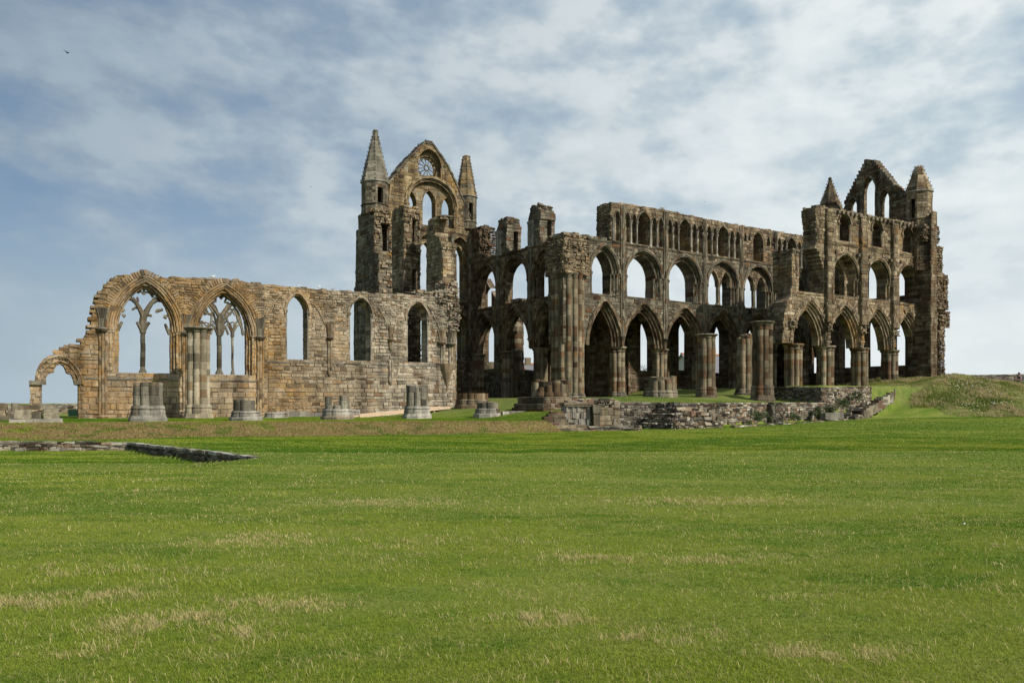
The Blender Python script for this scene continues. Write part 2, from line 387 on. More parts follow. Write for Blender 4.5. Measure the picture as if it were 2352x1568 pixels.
def pier(parent, x, y, z0, z1, R_=1.0, mat=None, cap=True, base=True, k=8, rs=.3, name='pier', seed=1, a0=22.5, basez=.55, flare=1.0, core=True, capmat=None, dh=.42):
    """clustered column: core, ring of shafts built of drums, moulded capital and base"""
    mat = mat or M['drum']; rc = R_ - rs; mb = MB(); zb = z0 + (basez if base else 0); zc = z1 - (.42 if cap else 0)
    rr = random.Random(seed); zs = [dh * rr.uniform(.8, 1.25) for _ in range(40)]; cu = [ruv() for _ in range(40)]
    if core: mb.lathe(x, y, [(rc + .02, z0), (rc + .02, z1 - .02)], n=16)
    for i in range(k):
        an = R(a0 + 360 / k * i); r2 = rs if i % 2 == 0 else rs * .9
        shaft(mb, x + rc * math.cos(an), y + rc * math.sin(an), zb, zc, r2, seed=seed * 31 + i, zs=zs, cu=cu)
    o = mb.build(name, mat, parent)
    if cap:
        c = MB()
        for i in range(k):
            an = R(a0 + 360 / k * i); c.lathe(x + rc * math.cos(an), y + rc * math.sin(an), [(rs + .03, zc - .05), (rs + .05, zc), (rs - .01, zc + .03), (rs, zc + .12), (rs + .06, zc + .22), (rs + .1, zc + .3)], n=12)
        c.lathe(x, y, [(R_ * .9, z1 - .14), (R_ + .1, z1 - .13), (R_ + .13, z1 - .06), (R_ + .08, z1)], n=16, a0=R(11.25))
        c.build('capital', capmat or mat, o)
    if base:
        b = MB(); bz = basez
        for i in range(k):
            an = R(a0 + 360 / k * i); b.lathe(x + rc * math.cos(an), y + rc * math.sin(an), [(rs + .16, z0 + bz * .4), (rs + .15, z0 + bz * .62), (rs + .05, z0 + bz * .7), (rs + .09, z0 + bz * .82), (rs + .02, zb + .02)], n=12)
        b.lathe(x, y, [(R_ + .24 * flare, z0 - .5), (R_ + .24 * flare, z0 + bz * .15), (R_ + .2 * flare, z0 + bz * .2), (R_ + .14, z0 + bz * .42)], n=8, a0=R(22.5))
        b.build('base', M['grey'], o)
    return o
def string(mb, x0, x1, z, y=0, h=.16, p=.14, seed=3):
    r = random.Random(seed); x = x0
    while x < x1:
        l = r.uniform(.7, 1.3); b = min(x + l, x1); q = p * r.uniform(.8, 1.1); e = .006
        mb.hexa([(x + e, y - q * .5, z - h / 2), (b - e, y - q * .5, z - h / 2), (b - e, y - q, z + h * .25), (x + e, y - q, z + h * .25),
                 (x + e, y + .05, z - h / 2), (b - e, y + .05, z - h / 2), (b - e, y + .05, z + h / 2), (x + e, y + .05, z + h / 2)]); x = b

# ------------------------------------------------------------------ materials
M = {}
DK = .92
def stone(name, ramp, h=.3, L=.6, dark=.5, ochre=0., ochx=None, stain=.55, lichen=.25, rubb=False, val=.26, bumpd=.05):
    m = bpy.data.materials.new(name); m.use_nodes = True; g = NT(m.node_tree)
    uv = g.n('ShaderNodeTexCoord').outputs['UV']; ob = g.n('ShaderNodeNewGeometry').outputs['Position']
    s = g.n('ShaderNodeSeparateXYZ', i0=uv); u, v = s.outputs[0], s.outputs[1]
    v = g.m('ADD', v, g.m('MULTIPLY', g.noise(g.m('MULTIPLY', v, .9 / h * .5), 1, 0, .5, '1D'), h * .9))
    v = g.m('ADD', v, g.m('MULTIPLY', g.noise(uv, 1.2, 1), .06 if not rubb else .22))
    u = g.m('ADD', u, g.m('MULTIPLY', g.noise(uv, 1.7, 1), .06 if not rubb else .3))
    vr = g.m('DIVIDE', v, h); row = g.m('FLOOR', vr); fv = g.m('FRACT', vr)
    rr = g.n('ShaderNodeTexWhiteNoise', {'noise_dimensions': '1D'}, W=row).outputs[0]
    ur = g.m('ADD', g.m('MULTIPLY', g.m('DIVIDE', u, L), g.m('ADD', .7, g.m('MULTIPLY', rr, .7))), g.m('MULTIPLY', rr, 37.))
    colu = g.m('FLOOR', ur); fu = g.m('FRACT', ur)
    wn = g.n('ShaderNodeTexWhiteNoise', {'noise_dimensions': '2D'}, Vector=g.comb(colu, row)); cr = wn.outputs['Value']
    wn2 = g.n('ShaderNodeTexWhiteNoise', {'noise_dimensions': '2D'}, Vector=g.comb(g.m('ADD', colu, 31.7), row)); cr2 = wn2.outputs['Value']
    du = g.m('MULTIPLY', g.m('MINIMUM', fu, g.m('SUBTRACT', 1., fu)), L); dv = g.m('MULTIPLY', g.m('MINIMUM', fv, g.m('SUBTRACT', 1., fv)), h)
    dd = g.m('MINIMUM', du, dv); mort = g.mapr(dd, .008, .03)
    if name in ('buff', 'grey', 'brown', 'drum'): ramp = [(p_, tuple(v_ * (DK if name != 'buff' else 1.02) * k_ for v_, k_ in zip(c_, (1.04, .97, .86)))) for p_, c_ in ramp]
    c = g.ramp(cr, ramp, 'CONSTANT')
    c = g.mix(1., c, g.ramp(cr2, [(0, 1 - val), (1, 1 + val * .6)]), 'MULTIPLY')
    if ochre or ochx:
        k = g.noise(ob, .33, 4, .6)
        k = g.mapr(k, .62 - .3 * (ochre or .5), .7 - .3 * (ochre or .5))
        if ochx:                                       # (x where ochre is full, x where it ends)
            px = g.n('ShaderNodeSeparateXYZ', i0=ob).outputs[0]
            k = g.m('MULTIPLY', g.mapr(g.m('ADD', px, g.m('MULTIPLY', g.noise(ob, .5, 3), 3.)), ochx[0] + 1.5, ochx[1] + 1.5), g.m('ADD', g.m('MULTIPLY', k, .5), .5))
        k = g.m('MULTIPLY', k, g.m('ADD', .45, g.m('MULTIPLY', cr2, .55)))
        c = g.mix(k, c, g.mix(cr, (.30, .155, .045, 1), (.36, .245, .11, 1)))
    sx = g.n('ShaderNodeMapping', i0=ob); sx.inputs['Scale'].default_value = (1, 1, .35)
    st = g.noise(sx, .8, 5, .62); c = g.mix(1., c, g.ramp(st, [(.32, 1 - stain), (.62, 1.08)]), 'MULTIPLY')
    dp = g.n('ShaderNodeMapping', i0=ob); dp.inputs['Scale'].default_value = (1.6, 1.6, .13)
    c = g.mix(1., c, g.ramp(g.noise(dp, 1., 4, .65), [(.38, 1 - stain * .6), (.56, 1.05)]), 'MULTIPLY')
    fn = g.noise(ob, 9., 6, .7); c = g.mix(1., c, g.ramp(fn, [(.25, .62), (.7, 1.22)]), 'MULTIPLY')
    lay = g.n('ShaderNodeMapping', i0=ob); lay.inputs['Scale'].default_value = (2.2, 2.2, 22.)
    ly = g.noise(lay, 1., 3, .6); c = g.mix(.45, c, g.mix(1., c, g.ramp(ly, [(.35, .6), (.65, 1.2)]), 'MULTIPLY'))
    lm = g.noise(ob, 2.3, 6, .7); c = g.mix(g.m('MULTIPLY', g.mapr(lm, .56, .70), lichen * 1.6, clamp=True), c, (.055, .052, .046, 1))
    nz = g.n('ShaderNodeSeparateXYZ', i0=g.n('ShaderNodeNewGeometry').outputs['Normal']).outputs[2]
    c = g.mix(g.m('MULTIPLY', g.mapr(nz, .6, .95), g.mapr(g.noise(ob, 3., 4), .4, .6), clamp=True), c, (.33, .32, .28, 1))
    c = g.mix(g.m('SUBTRACT', 1., mort), c, g.mix(1., c, (dark, dark, dark, 1), 'MULTIPLY'))
    hgt = g.m('ADD', g.m('ADD', g.m('MULTIPLY', mort, .5), g.m('MULTIPLY', fn, .55)), g.m('ADD', g.m('MULTIPLY', ly, .35), g.m('MULTIPLY', cr2, .3)))
    bp = g.n('ShaderNodeBump', Strength=.9, Distance=bumpd, Height=hgt)
    bs = g.n('ShaderNodeBsdfPrincipled', Base_Color=c, Roughness=.92, Normal=bp); bs.inputs['Specular IOR Level'].default_value = .15
    g.n('ShaderNodeOutputMaterial', Surface=bs); M[name] = m; return m
BUFF = [(0, (.27, .23, .165)), (.22, (.20, .165, .115)), (.42, (.33, .28, .205)), (.62, (.24, .20, .15)), (.74, (.22, .155, .10)), (.85, (.36, .32, .25)), (.94, (.15, .12, .09))]
GREY = [(0, (.21, .20, .165)), (.25, (.165, .15, .12)), (.5, (.25, .235, .19)), (.72, (.19, .16, .12)), (.86, (.125, .11, .09)), (.94, (.18, .105, .06))]
BROWN = [(0, (.20, .17, .125)), (.2, (.145, .10, .062)), (.38, (.235, .20, .145)), (.55, (.165, .12, .078)), (.68, (.27, .235, .175)), (.8, (.12, .08, .052)), (.9, (.20, .155, .105))]
DRUM = [(0, (.265, .235, .175)), (.3, (.19, .125, .08)), (.42, (.30, .265, .20)), (.6, (.235, .195, .14)), (.76, (.15, .095, .062)), (.84, (.28, .245, .18)), (.95, (.25, .165, .085))]
PALE = [(0, (.42, .36, .27)), (.3, (.34, .285, .205)), (.55, (.45, .39, .30)), (.74, (.36, .27, .175)), (.84, (.27, .23, .175)), (.93, (.25, .16, .095))]
stone('nave_wall_stone', PALE, .28, .6, ochx=(-10., -16.), stain=.5, lichen=.3)
stone('buff', BUFF, .3, .6, ochre=.12, lichen=.3)
stone('grey', GREY, .32, .62, stain=.5, lichen=.35)
stone('brown', BROWN, .3, .55, stain=.6, lichen=.3)
stone('drum', DRUM, .42, 3., stain=.5, lichen=.22)
stone('pale_drum', [(0, (.235, .215, .165)), (.4, (.28, .255, .20)), (.7, (.185, .165, .13)), (.9, (.25, .195, .13))], .42, 3., stain=.65, lichen=.42)
stone('cream_drum', [(0, (.36, .305, .215)), (.4, (.41, .355, .26)), (.7, (.31, .26, .18)), (.9, (.36, .25, .14))], .42, 3., stain=.45, lichen=.18)
stone('gable_stone', [(0, (.28, .205, .105)), (.3, (.225, .16, .08)), (.55, (.31, .24, .14)), (.75, (.18, .135, .085)), (.88, (.29, .25, .175))], .32, .62, ochre=.15, stain=.55, lichen=.3)
stone('pale_grey', [(0, (.31, .29, .245)), (.4, (.26, .24, .20)), (.7, (.34, .315, .265)), (.9, (.24, .195, .14))], .4, .8, stain=.45, lichen=.3)
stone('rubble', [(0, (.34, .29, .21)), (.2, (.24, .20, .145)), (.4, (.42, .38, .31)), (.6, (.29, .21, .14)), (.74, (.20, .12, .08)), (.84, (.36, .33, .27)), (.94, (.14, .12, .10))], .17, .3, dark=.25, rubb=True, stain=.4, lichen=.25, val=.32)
stone('dark_rubble', [(0, (.23, .205, .16)), (.3, (.18, .16, .125)), (.55, (.28, .25, .20)), (.8, (.17, .115, .08)), (.92, (.10, .09, .075))], .17, .3, dark=.3, rubb=True, stain=.5, lichen=.4)  # darker rubble; also carries painted shade on some retaining wall lengths
def plain(name, c, rough=.8, noise=.25, sc=6):
    m = bpy.data.materials.new(name); m.use_nodes = True; g = NT(m.node_tree); ob = g.n('ShaderNodeTexCoord').outputs['Object']
    cc = g.mix(1., (c[0], c[1], c[2], 1), g.ramp(g.noise(ob, sc, 5, .6), [(.3, 1 - noise), (.7, 1 + noise)]), 'MULTIPLY')
    bs = g.n('ShaderNodeBsdfPrincipled', Base_Color=cc, Roughness=rough); g.n('ShaderNodeOutputMaterial', Surface=bs); M[name] = m; return m
plain('white_feather', (.72, .72, .70)); plain('grey_feather', (.30, .32, .34)); plain('black_feather', (.02, .02, .025)); plain('beak', (.6, .35, .05))
plain('timber', (.46, .34, .235), .7, .2, 3); plain('slate', (.14, .14, .16), .7, .3, 9); plain('clay_tile', (.34, .13, .06), .8, .3, 9); plain('white_render', (.6, .58, .54))
plain('skin', (.45, .27, .19)); plain('cloth', (.10, .10, .14)); plain('hat', (.06, .03, .08)); plain('pack', (.05, .05, .06)); plain('trousers', (.08, .09, .12))
plain('green_box', (.05, .13, .08)); plain('leaf', (.055, .075, .022), .7, .4, 5); plain('twig', (.10, .07, .045)); plain('petal', (.75, .74, .66), .7, .1)
# ------------------------------------------------------------------ ground
def grass_mat():
    m = bpy.data.materials.new('grass_ground'); m.use_nodes = True; g = NT(m.node_tree)
    ob = g.n('ShaderNodeNewGeometry').outputs['Position']
    at = g.n('ShaderNodeAttribute', {'attribute_name': 'mix'}); s = g.n('ShaderNodeSeparateColor', i0=at.outputs['Color'])
    dry, rough, lean = s.outputs
    st = g.n('ShaderNodeMapping', i0=ob); st.inputs['Scale'].default_value = (.55, 1.25, 1); st.inputs['Rotation'].default_value = (0, 0, R(8))
    n1 = g.noise(st, .22, 5, .6); n2 = g.noise(st, 1.4, 6, .65); n3 = g.noise(ob, 14, 5, .7); n4 = g.noise(ob, 60, 3, .7)
    c = g.ramp(n1, [(.32, (.10, .165, .018)), (.5, (.145, .20, .026)), (.66, (.19, .225, .04))])
    c = g.mix(1., c, (.86, .88, .86, 1), 'MULTIPLY')
    c = g.mix(g.mapr(n2, .42, .72), c, (.20, .215, .055, 1))
    c = g.mix(g.m('MULTIPLY', g.mapr(g.noise(st, .9, 5, .7), .58, .72), .55), c, (.26, .20, .085, 1))
    c = g.mix(lean, c, g.ramp(n2, [(.35, (.08, .125, .024)), (.6, (.15, .165, .045))]))
    dryc = g.ramp(g.m('ADD', g.m('MULTIPLY', n2, .5), g.m('MULTIPLY', n3, .5)), [(.34, (.13, .105, .042)), (.5, (.22, .17, .072)), (.64, (.30, .25, .11))])
    dryc = g.mix(g.mapr(g.noise(ob, 1.1, 5, .6), .56, .66), dryc, (.075, .09, .025, 1))
    c = g.mix(dry, c, dryc)
    rc = g.ramp(n2, [(.3, (.08, .11, .03)), (.5, (.16, .165, .055)), (.68, (.30, .26, .12))]); c = g.mix(rough, c, rc)
    c = g.mix(1., c, g.ramp(n3, [(.28, .72), (.72, 1.25)]), 'MULTIPLY'); c = g.mix(1., c, g.ramp(n4, [(.28, .75), (.72, 1.25)]), 'MULTIPLY')
    bp = g.n('ShaderNodeBump', Strength=.8, Distance=.05, Height=g.m('ADD', g.m('MULTIPLY', n3, .7), g.m('MULTIPLY', n4, .4)))
    bs = g.n('ShaderNodeBsdfPrincipled', Base_Color=c, Roughness=.95, Normal=bp); bs.inputs['Specular IOR Level'].default_value = .1
    g.n('ShaderNodeOutputMaterial', Surface=bs); return m
M['grass_ground'] = grass_mat()
def make_ground():
    xs = np.concatenate([[-3000, -1500, -800, -400, -200, -120, -80, -60], np.arange(-50, 62, .3), [66, 72, 80, 95, 120, 200, 400, 800, 1500, 3000]])
    ys = np.concatenate([[-60, -20, -5, 0, 2, 4, 6, 8, 10, 12, 14, 16, 18, 20], np.arange(20.4, 96, .3), [98, 101, 105, 110, 116, 125, 140, 180, 300, 600, 1200, 3000]])
    Xg, Yg = np.meshgrid(xs, ys); z, dry, rough, lean = ground(Xg.ravel(), Yg.ravel(), True)
    nx, ny = len(xs), len(ys); co_ = np.stack([Xg.ravel(), Yg.ravel(), z], 1)
    i = np.arange(nx * ny).reshape(ny, nx); q = np.stack([i[:-1, :-1], i[:-1, 1:], i[1:, 1:], i[1:, :-1]], -1).reshape(-1, 4)
    me = bpy.data.meshes.new('lawn'); me.vertices.add(len(co_)); me.vertices.foreach_set('co', co_.ravel())
    me.loops.add(q.size); me.loops.foreach_set('vertex_index', q.ravel().astype(np.int32)); me.polygons.add(len(q))
    me.polygons.foreach_set('loop_start', np.arange(0, q.size, 4, dtype=np.int32)); me.update(calc_edges=True); me.shade_smooth()
    ca = me.color_attributes.new('mix', 'FLOAT_COLOR', 'POINT'); ca.data.foreach_set('color', np.stack([dry, rough, lean, np.ones_like(dry)], 1).astype(np.float32).ravel())
    me.materials.append(M['grass_ground']); o = bpy.data.objects.new('lawn', me); COL.objects.link(o); tag(o, kind='structure')
make_ground()
# ------------------------------------------------------------------ grass blades
def blade_mat():
    m = bpy.data.materials.new('grass_blade'); m.use_nodes = True; g = NT(m.node_tree)
    at = g.n('ShaderNodeAttribute', {'attribute_name': 'tint'})
    d = g.n('ShaderNodeBsdfDiffuse', Color=at.outputs['Color']); t = g.n('ShaderNodeBsdfTranslucent', Color=at.outputs['Color'])
    mx = g.n('ShaderNodeMixShader', Fac=.42, i1=d, i2=t); g.n('ShaderNodeOutputMaterial', Surface=mx); return m
M['grass_blade'] = blade_mat()
def blades(name, x, y, h, wd, lean, colr, label, cat, flat=.0):
    n = len(x); z = ground(x, y); a = rng.uniform(0, 2 * np.pi, n); b = rng.uniform(0, 2 * np.pi, n)
    wx, wy = np.cos(a) * wd / 2, np.sin(a) * wd / 2; lx, ly = np.cos(b) * lean * h, np.sin(b) * lean * h
    lx = lx - .25 * lean * h
    P = np.zeros((n, 5, 3))
    P[:, 0] = np.stack([x - wx, y - wy, z - .01], 1); P[:, 1] = np.stack([x + wx, y + wy, z - .01], 1)
    P[:, 2] = np.stack([x + wx * .8 + lx * .35, y + wy * .8 + ly * .35, z + h * .55], 1); P[:, 3] = np.stack([x - wx * .8 + lx * .35, y - wy * .8 + ly * .35, z + h * .55], 1)
    P[:, 4] = np.stack([x + lx, y + ly, z + h * (1 - .4 * lean)], 1)
    me = bpy.data.meshes.new(name); me.vertices.add(n * 5); me.vertices.foreach_set('co', P.ravel())
    o5 = (np.arange(n) * 5)[:, None]; lp = np.concatenate([o5 + [0, 1, 2, 3], o5 + [3, 2, 4]], 1)
    me.loops.add(n * 7); me.loops.foreach_set('vertex_index', lp.ravel().astype(np.int32)); me.polygons.add(n * 2)
    ls = np.stack([np.arange(n) * 7, np.arange(n) * 7 + 4], 1).ravel(); me.polygons.foreach_set('loop_start', ls.astype(np.int32)); me.update(calc_edges=True)
    c = np.repeat(colr[:, None, :], 5, 1); c4 = np.concatenate([c, np.ones((n, 5, 1))], 2)
    ca = me.color_attributes.new('tint', 'FLOAT_COLOR', 'POINT'); ca.data.foreach_set('color', c4.astype(np.float32).ravel())
    me.materials.append(M['grass_blade']); o = bpy.data.objects.new(name, me); COL.objects.link(o); tag(o, label, cat, kind='stuff')
def fbm(x, y, s=0):
    return .5 * vnoise(x, y, s) + .3 * vnoise(x * 2.1, y * 2.1, s + 1) + .2 * vnoise(x * 4.3, y * 4.3, s + 2)
def lawn_tint(x, y):
    n = len(x); c = fbm(x * .28 + 5, y * .8 + 3, 1); c3 = fbm(x * .9 + 3, y * 2.2 + 1, 21); c5 = fbm(x * .13 + 7, y * .3 + 2, 41); c6 = fbm(x * 4.2, y * 6.5, 61)
    k = np.clip((c5 - .5) * 2.4 + (c - .5) * 1.8 + (c3 - .5) * 2.4 + (c6 - .5) * 1.6 * np.clip(14 / y, 0, 1) + .42 + rng.normal(0, .2, n), 0, 1)[:, None]
    return np.array([.088, .175, .018]) * (1 - k) + np.array([.255, .305, .044]) * k, c, c3
def near_grass():
    n = 980000; d = 3.9 * (36 / 3.9) ** rng.random(n)                      # density falls with distance
    keep = rng.random(n) < np.clip((36 - d) / 7, 0, 1); d = d[keep]; n = len(d)
    side = rng.random(n) < .16; x = np.where(side, np.sign(rng.random(n) - .5) * rng.uniform(.66, 1.25, n), rng.uniform(-.66, .66, n)) * d; y = d
    col, c, c3 = lawn_tint(x, y); st = fbm(x * .7 + 9, y * 1.7, 7)
    strawp = .22 * np.clip((st - .60) * 7, 0, 1)
    for (X, Y, rx, ry) in ((330, 1435, .28, .25), (430, 1425, .3, .2), (560, 1455, .2, .15), (1360, 1280, .45, .22), (1700, 1285, .7, .22), (60, 1385, .5, .2), (240, 1370, .35, .15), (640, 1390, .5, .2), (590, 1240, .8, .4), (1240, 1420, .3, .2), (900, 1150, 1.4, .5), (1620, 1150, 1.6, .5), (1900, 1500, .4, .15), (1520, 1460, .35, .15), (450, 1420, .25, .15)):
        dy = EYE * F / (Y - HY); dx = (X - CX) / F * dy; strawp = np.maximum(strawp, np.exp(-((x - dx) / rx) ** 2 - ((y - dy) / ry) ** 2))
    tuft = fbm(x * 7, y * 7, 31)
    straw = rng.random(n) < (.016 + .09 * np.clip((fbm(x * 1.6, y * 2.6, 51) - .47) * 5, 0, 1) * (tuft > .5) + .85 * strawp * np.clip((tuft - .42) * 8, .08, 1))
    s1 = np.array([.62, .53, .28]); s2 = np.array([.40, .33, .13]); k2 = rng.random(n)[:, None]
    col = np.where(straw[:, None], s1 * k2 + s2 * (1 - k2), col) * rng.uniform(.8, 1.15, n)[:, None]
    h = np.where(straw, rng.uniform(.02, .065, n), rng.uniform(.010, .030, n)) * (.7 + .7 * c3)
    wd = np.maximum(.0033, .00055 * d) * rng.uniform(.7, 1.3, n)
    blades('grass', x, y, h, wd, rng.uniform(.5, 1.5, n), col, 'short green lawn grass with straw coloured tufts', 'grass')
near_grass()
def far_grass():
    n = 340000; y = 27 + 31 * rng.random(n) ** 1.3; n = len(y); x = rng.uniform(-.66, .66, n) * y
    n2 = 200000; x2 = rng.uniform(-33, 6, n2); y2 = rng.uniform(33, 52, n2); x = np.append(x, x2); y = np.append(y, y2); n += n2
    z, dry, rough, lean = ground(x, y, True); col, c, c3 = lawn_tint(x, y)
    dk = rng.random(n)[:, None]; dcol = np.array([.40, .31, .15]) * dk + np.array([.20, .15, .06]) * (1 - dk)
    grn = (fbm(x * 1.3, y * 1.3, 4) + rng.normal(0, .07, n) > .60)[:, None]; dcol = np.where(grn, col * .9, dcol)
    col = np.where((dry > .25)[:, None], dcol, col); h = np.where(dry > .25, rng.uniform(.05, .13, n), rng.uniform(.02, .045, n))
    blades('bank_grass', x, y, h, np.where(dry > .25, .02, .028), rng.uniform(.3, 1.1, n), col, 'dry brown and green grass on the long bank below the nave', 'grass')
far_grass()
def mound_grass():
    n = 330000; x = rng.uniform(24, 62, n); y = rng.uniform(55, 90, n); z, dry, rough, lean = ground(x, y, True)
    k = (rough > .15) | ((x / y > .49) & (z > 1.2)); x, y, z = x[k], y[k], z[k]; n = len(x)
    c = fbm(x * .35, y * .35, 2); c2 = fbm(x * .8, y * .8, 9); kk = np.clip((c - .38) * 4 + rng.normal(0, .2, n), 0, 1)[:, None]
    col = np.array([.11, .155, .034]) * (1 - kk) + np.array([.24, .255, .07]) * kk; stw = (c2 + rng.normal(0, .08, n) > .6)
    col = np.where(stw[:, None], np.array([.44, .37, .20]) * rng.uniform(.7, 1.1, n)[:, None], col)
    edge = np.clip((fbm(x * .3 + 3, y * .3, 14) - .25) * 3, .3, 1.3)
    h = np.where(stw, rng.uniform(.15, .38, n), rng.uniform(.07, .2, n)) * edge
    blades('mound_grass', x, y, h, .035, rng.uniform(.2, .8, n), col, 'long rough grass growing on the mound', 'grass')
mound_grass()
# ------------------------------------------------------------------ choir north arcade (behind) and its clerestory
ZCAP, ZARC, ZSILL, ZSP, ZTA, ZSTR, ZTOP = 6.5, 10.5, 10.87, 12.7, 15.12, 15.4, 18.8
def arcade_arch(parent, t0, t1, T=2.0, zs=ZCAP, za=ZARC, mat=None, seed=1, tooth=False, i0=.1, n=3, step=.2, name='arch'):
    mb = MB()
    if tooth:
        ring(mb, arch(t0, t1, None, zs + .2, za, ins=i0), -.06, .30, -.12, .1, seg=.2, seed=seed, tooth=.12, skip=.04)
        ring(mb, arch(t0, t1, None, zs, za, ins=i0), .02, .06, -.06, .3, seg=.4, seed=seed + 5)
    else: ring(mb, arch(t0, t1, None, zs, za, ins=i0), 0, .2, -.12, .1, seg=.42, seed=seed)
    for i in range(n):
        y = .12 + (.2 if T > 1.8 else .15) * i; ins = i0 + step * i
        ring(mb, arch(t0, t1, None, zs - .02, za, ins=ins), step + .02, .03, y, T - y, seg=.4, seed=seed + i + 1)
        sweep(mb, resample(arch(t0, t1, None, zs, za, ins=ins + .05), .45), .055, y - .01)
        if i == n - 1: sweep(mb, resample(arch(t0, t1, None, zs, za, ins=ins + step), .45), .06, y + .04)
    return mb.build(name, mat or M['brown'], parent)
def wallface(mb, outer, holes, zlo, zhi, t0, t1, h=.31, L=.6, prot=.04, seed=1, y=0.):
    blocks(mb, lambda p: solid(p, outer, holes), t0, t1, zlo, zhi, (0, y, 0), (1, 0, 0), (0, -1, 0), h=h, Lb=L, prot=prot, seed=seed)
def trif_ring(parent, t0, t1, zb, zs, za, T, seed, mat, name='arch', n=2, ins=.0):
    mb = MB(); p = arch(t0, t1, None, zs, za)
    ring(mb, p, .0, .17, -.12, .08, seg=.4, seed=seed); sweep(mb, resample(arch(t0, t1, None, zs, za, ins=.06), .4), .06, -.02)
    for i in range(n):
        y = .14 + .2 * i; pp = arch(t0, t1, zb, zs, za, ins=.22 * i)
        ring(mb, pp, .23, .02, y, T - y, seg=.36, seed=seed + i)
        sweep(mb, resample(arch(t0, t1, None, zs, za, ins=.22 * i + .08), .4), .05, y)
    o = mb.build(name, mat, parent)                                    # jamb shafts with capitals
    for i in range(n + 1):
        for sx, tt in ((1, t0 + .12 + .2 * i), (-1, t1 - .12 - .2 * i)):
            s = MB(); yy = .08 + .2 * i; shaft(s, tt, yy, zb, zs - .25, .075, n=8, seed=seed + i)
            s.lathe(tt, yy, [(.07, zs - .3), (.09, zs - .22), (.15, zs - .06), (.17, zs), (.05, zs + .01)], n=8)
            s.lathe(tt, yy, [(.13, zb), (.13, zb + .1), (.09, zb + .2)], n=8); s.build('jamb_shaft', mat, o)
    return o
def column(parent, x, y, z0, z1, r=.2, mat=None, name='column', seed=2):
    s = MB(); mat = mat or M['grey']
    for k in range(5):
        an = R(72 * k + 20); shaft(s, x + r * .65 * math.cos(an), y + r * .65 * math.sin(an), z0 + .25, z1 - .25, r * .45, n=8, seed=seed)
    s.lathe(x, y, [(r * 1.5, z0), (r * 1.5, z0 + .12), (r * 1.2, z0 + .26)], n=8); s.lathe(x, y, [(r * .9, z1 - .3), (r * 1.2, z1 - .1), (r * 1.5, z1 - .06), (r * 1.5, z1)], n=10)
    return s.build(name, mat, parent)
def quatrefoil(mb, cx, cz, r, y):
    P = [(cx + r * math.cos(a), cz + r * math.sin(a)) for a in np.linspace(0, 2 * math.pi, 17)]; sweep(mb, P, r * .16, y)
    for k in range(4):
        a = math.pi / 2 * k + .78; q = (cx + .42 * r * math.cos(a), cz + .42 * r * math.sin(a)); sweep(mb, [(q[0] + .33 * r * math.cos(b), q[1] + .33 * r * math.sin(b)) for b in np.linspace(0, 2 * math.pi, 9)], r * .09, y - .01, n=5)
def tympanum(parent, t0, t1, zb, zs, za, seed, y=.42, T=.45, mat=None):
    """pair of pointed sub arches on a middle column under the round arch"""
    mat = mat or M['buff']; m_ = (t0 + t1) / 2; zc = zb + 2.05; w_ = .18
    L_ = arch(t0 + .25, m_ - w_, zb - .1, zc, zc + 1.25); R_ = arch(m_ + w_, t1 - .25, zb - .1, zc, zc + 1.25)
    outer = arch(t0, t1, zc, zs + .02, za - .05, ins=.02)
    if outer[0][1] > zc: outer = [(t0, zc)] + outer + [(t1, zc)]
    mb = MB(); slab(mb, outer, [L_, R_], y, y + T)
    for A_ in (L_, R_):
        c = [p for p in A_ if p[1] >= zc]; ring(mb, c, .0, .1, y - .06, y + T, seg=.35, seed=seed); sweep(mb, resample(c, .3), .06, y + .05)
    wallface(mb, outer, [arch(t0 + .25, m_ - w_, zb - .1, zc, zc + 1.25, ins=-.12), arch(m_ + w_, t1 - .25, zb - .1, zc, zc + 1.25, ins=-.12)], zc, za, t0, t1, h=.2, L=.4, prot=.03, seed=seed, y=y)
    quatrefoil(mb, m_, zc + 1.0, .27, y - .05)
    o = mb.build('tympanum', mat, parent); column(parent, m_, y + T / 2, zb, zc, .19, M['grey'], 'column', seed); return o
def wall_shafts(parent, t, z0, z1, mat, y=-.08, n=3, r=.085, corbel=True, seed=4, name='wall_shaft'):
    s = MB()
    for k in range(n): shaft(s, t + (k - (n - 1) / 2) * r * 1.9, y - (.05 if k == n // 2 else 0), z0, z1, r, n=8, seed=seed + k, dh=.5)
    if corbel: s.lathe(t, y, [(.05, z0 - .35), (.12, z0 - .22), (.24, z0 - .02), (.26, z0 + .05)], n=8)
    return s.build(name, mat, parent)

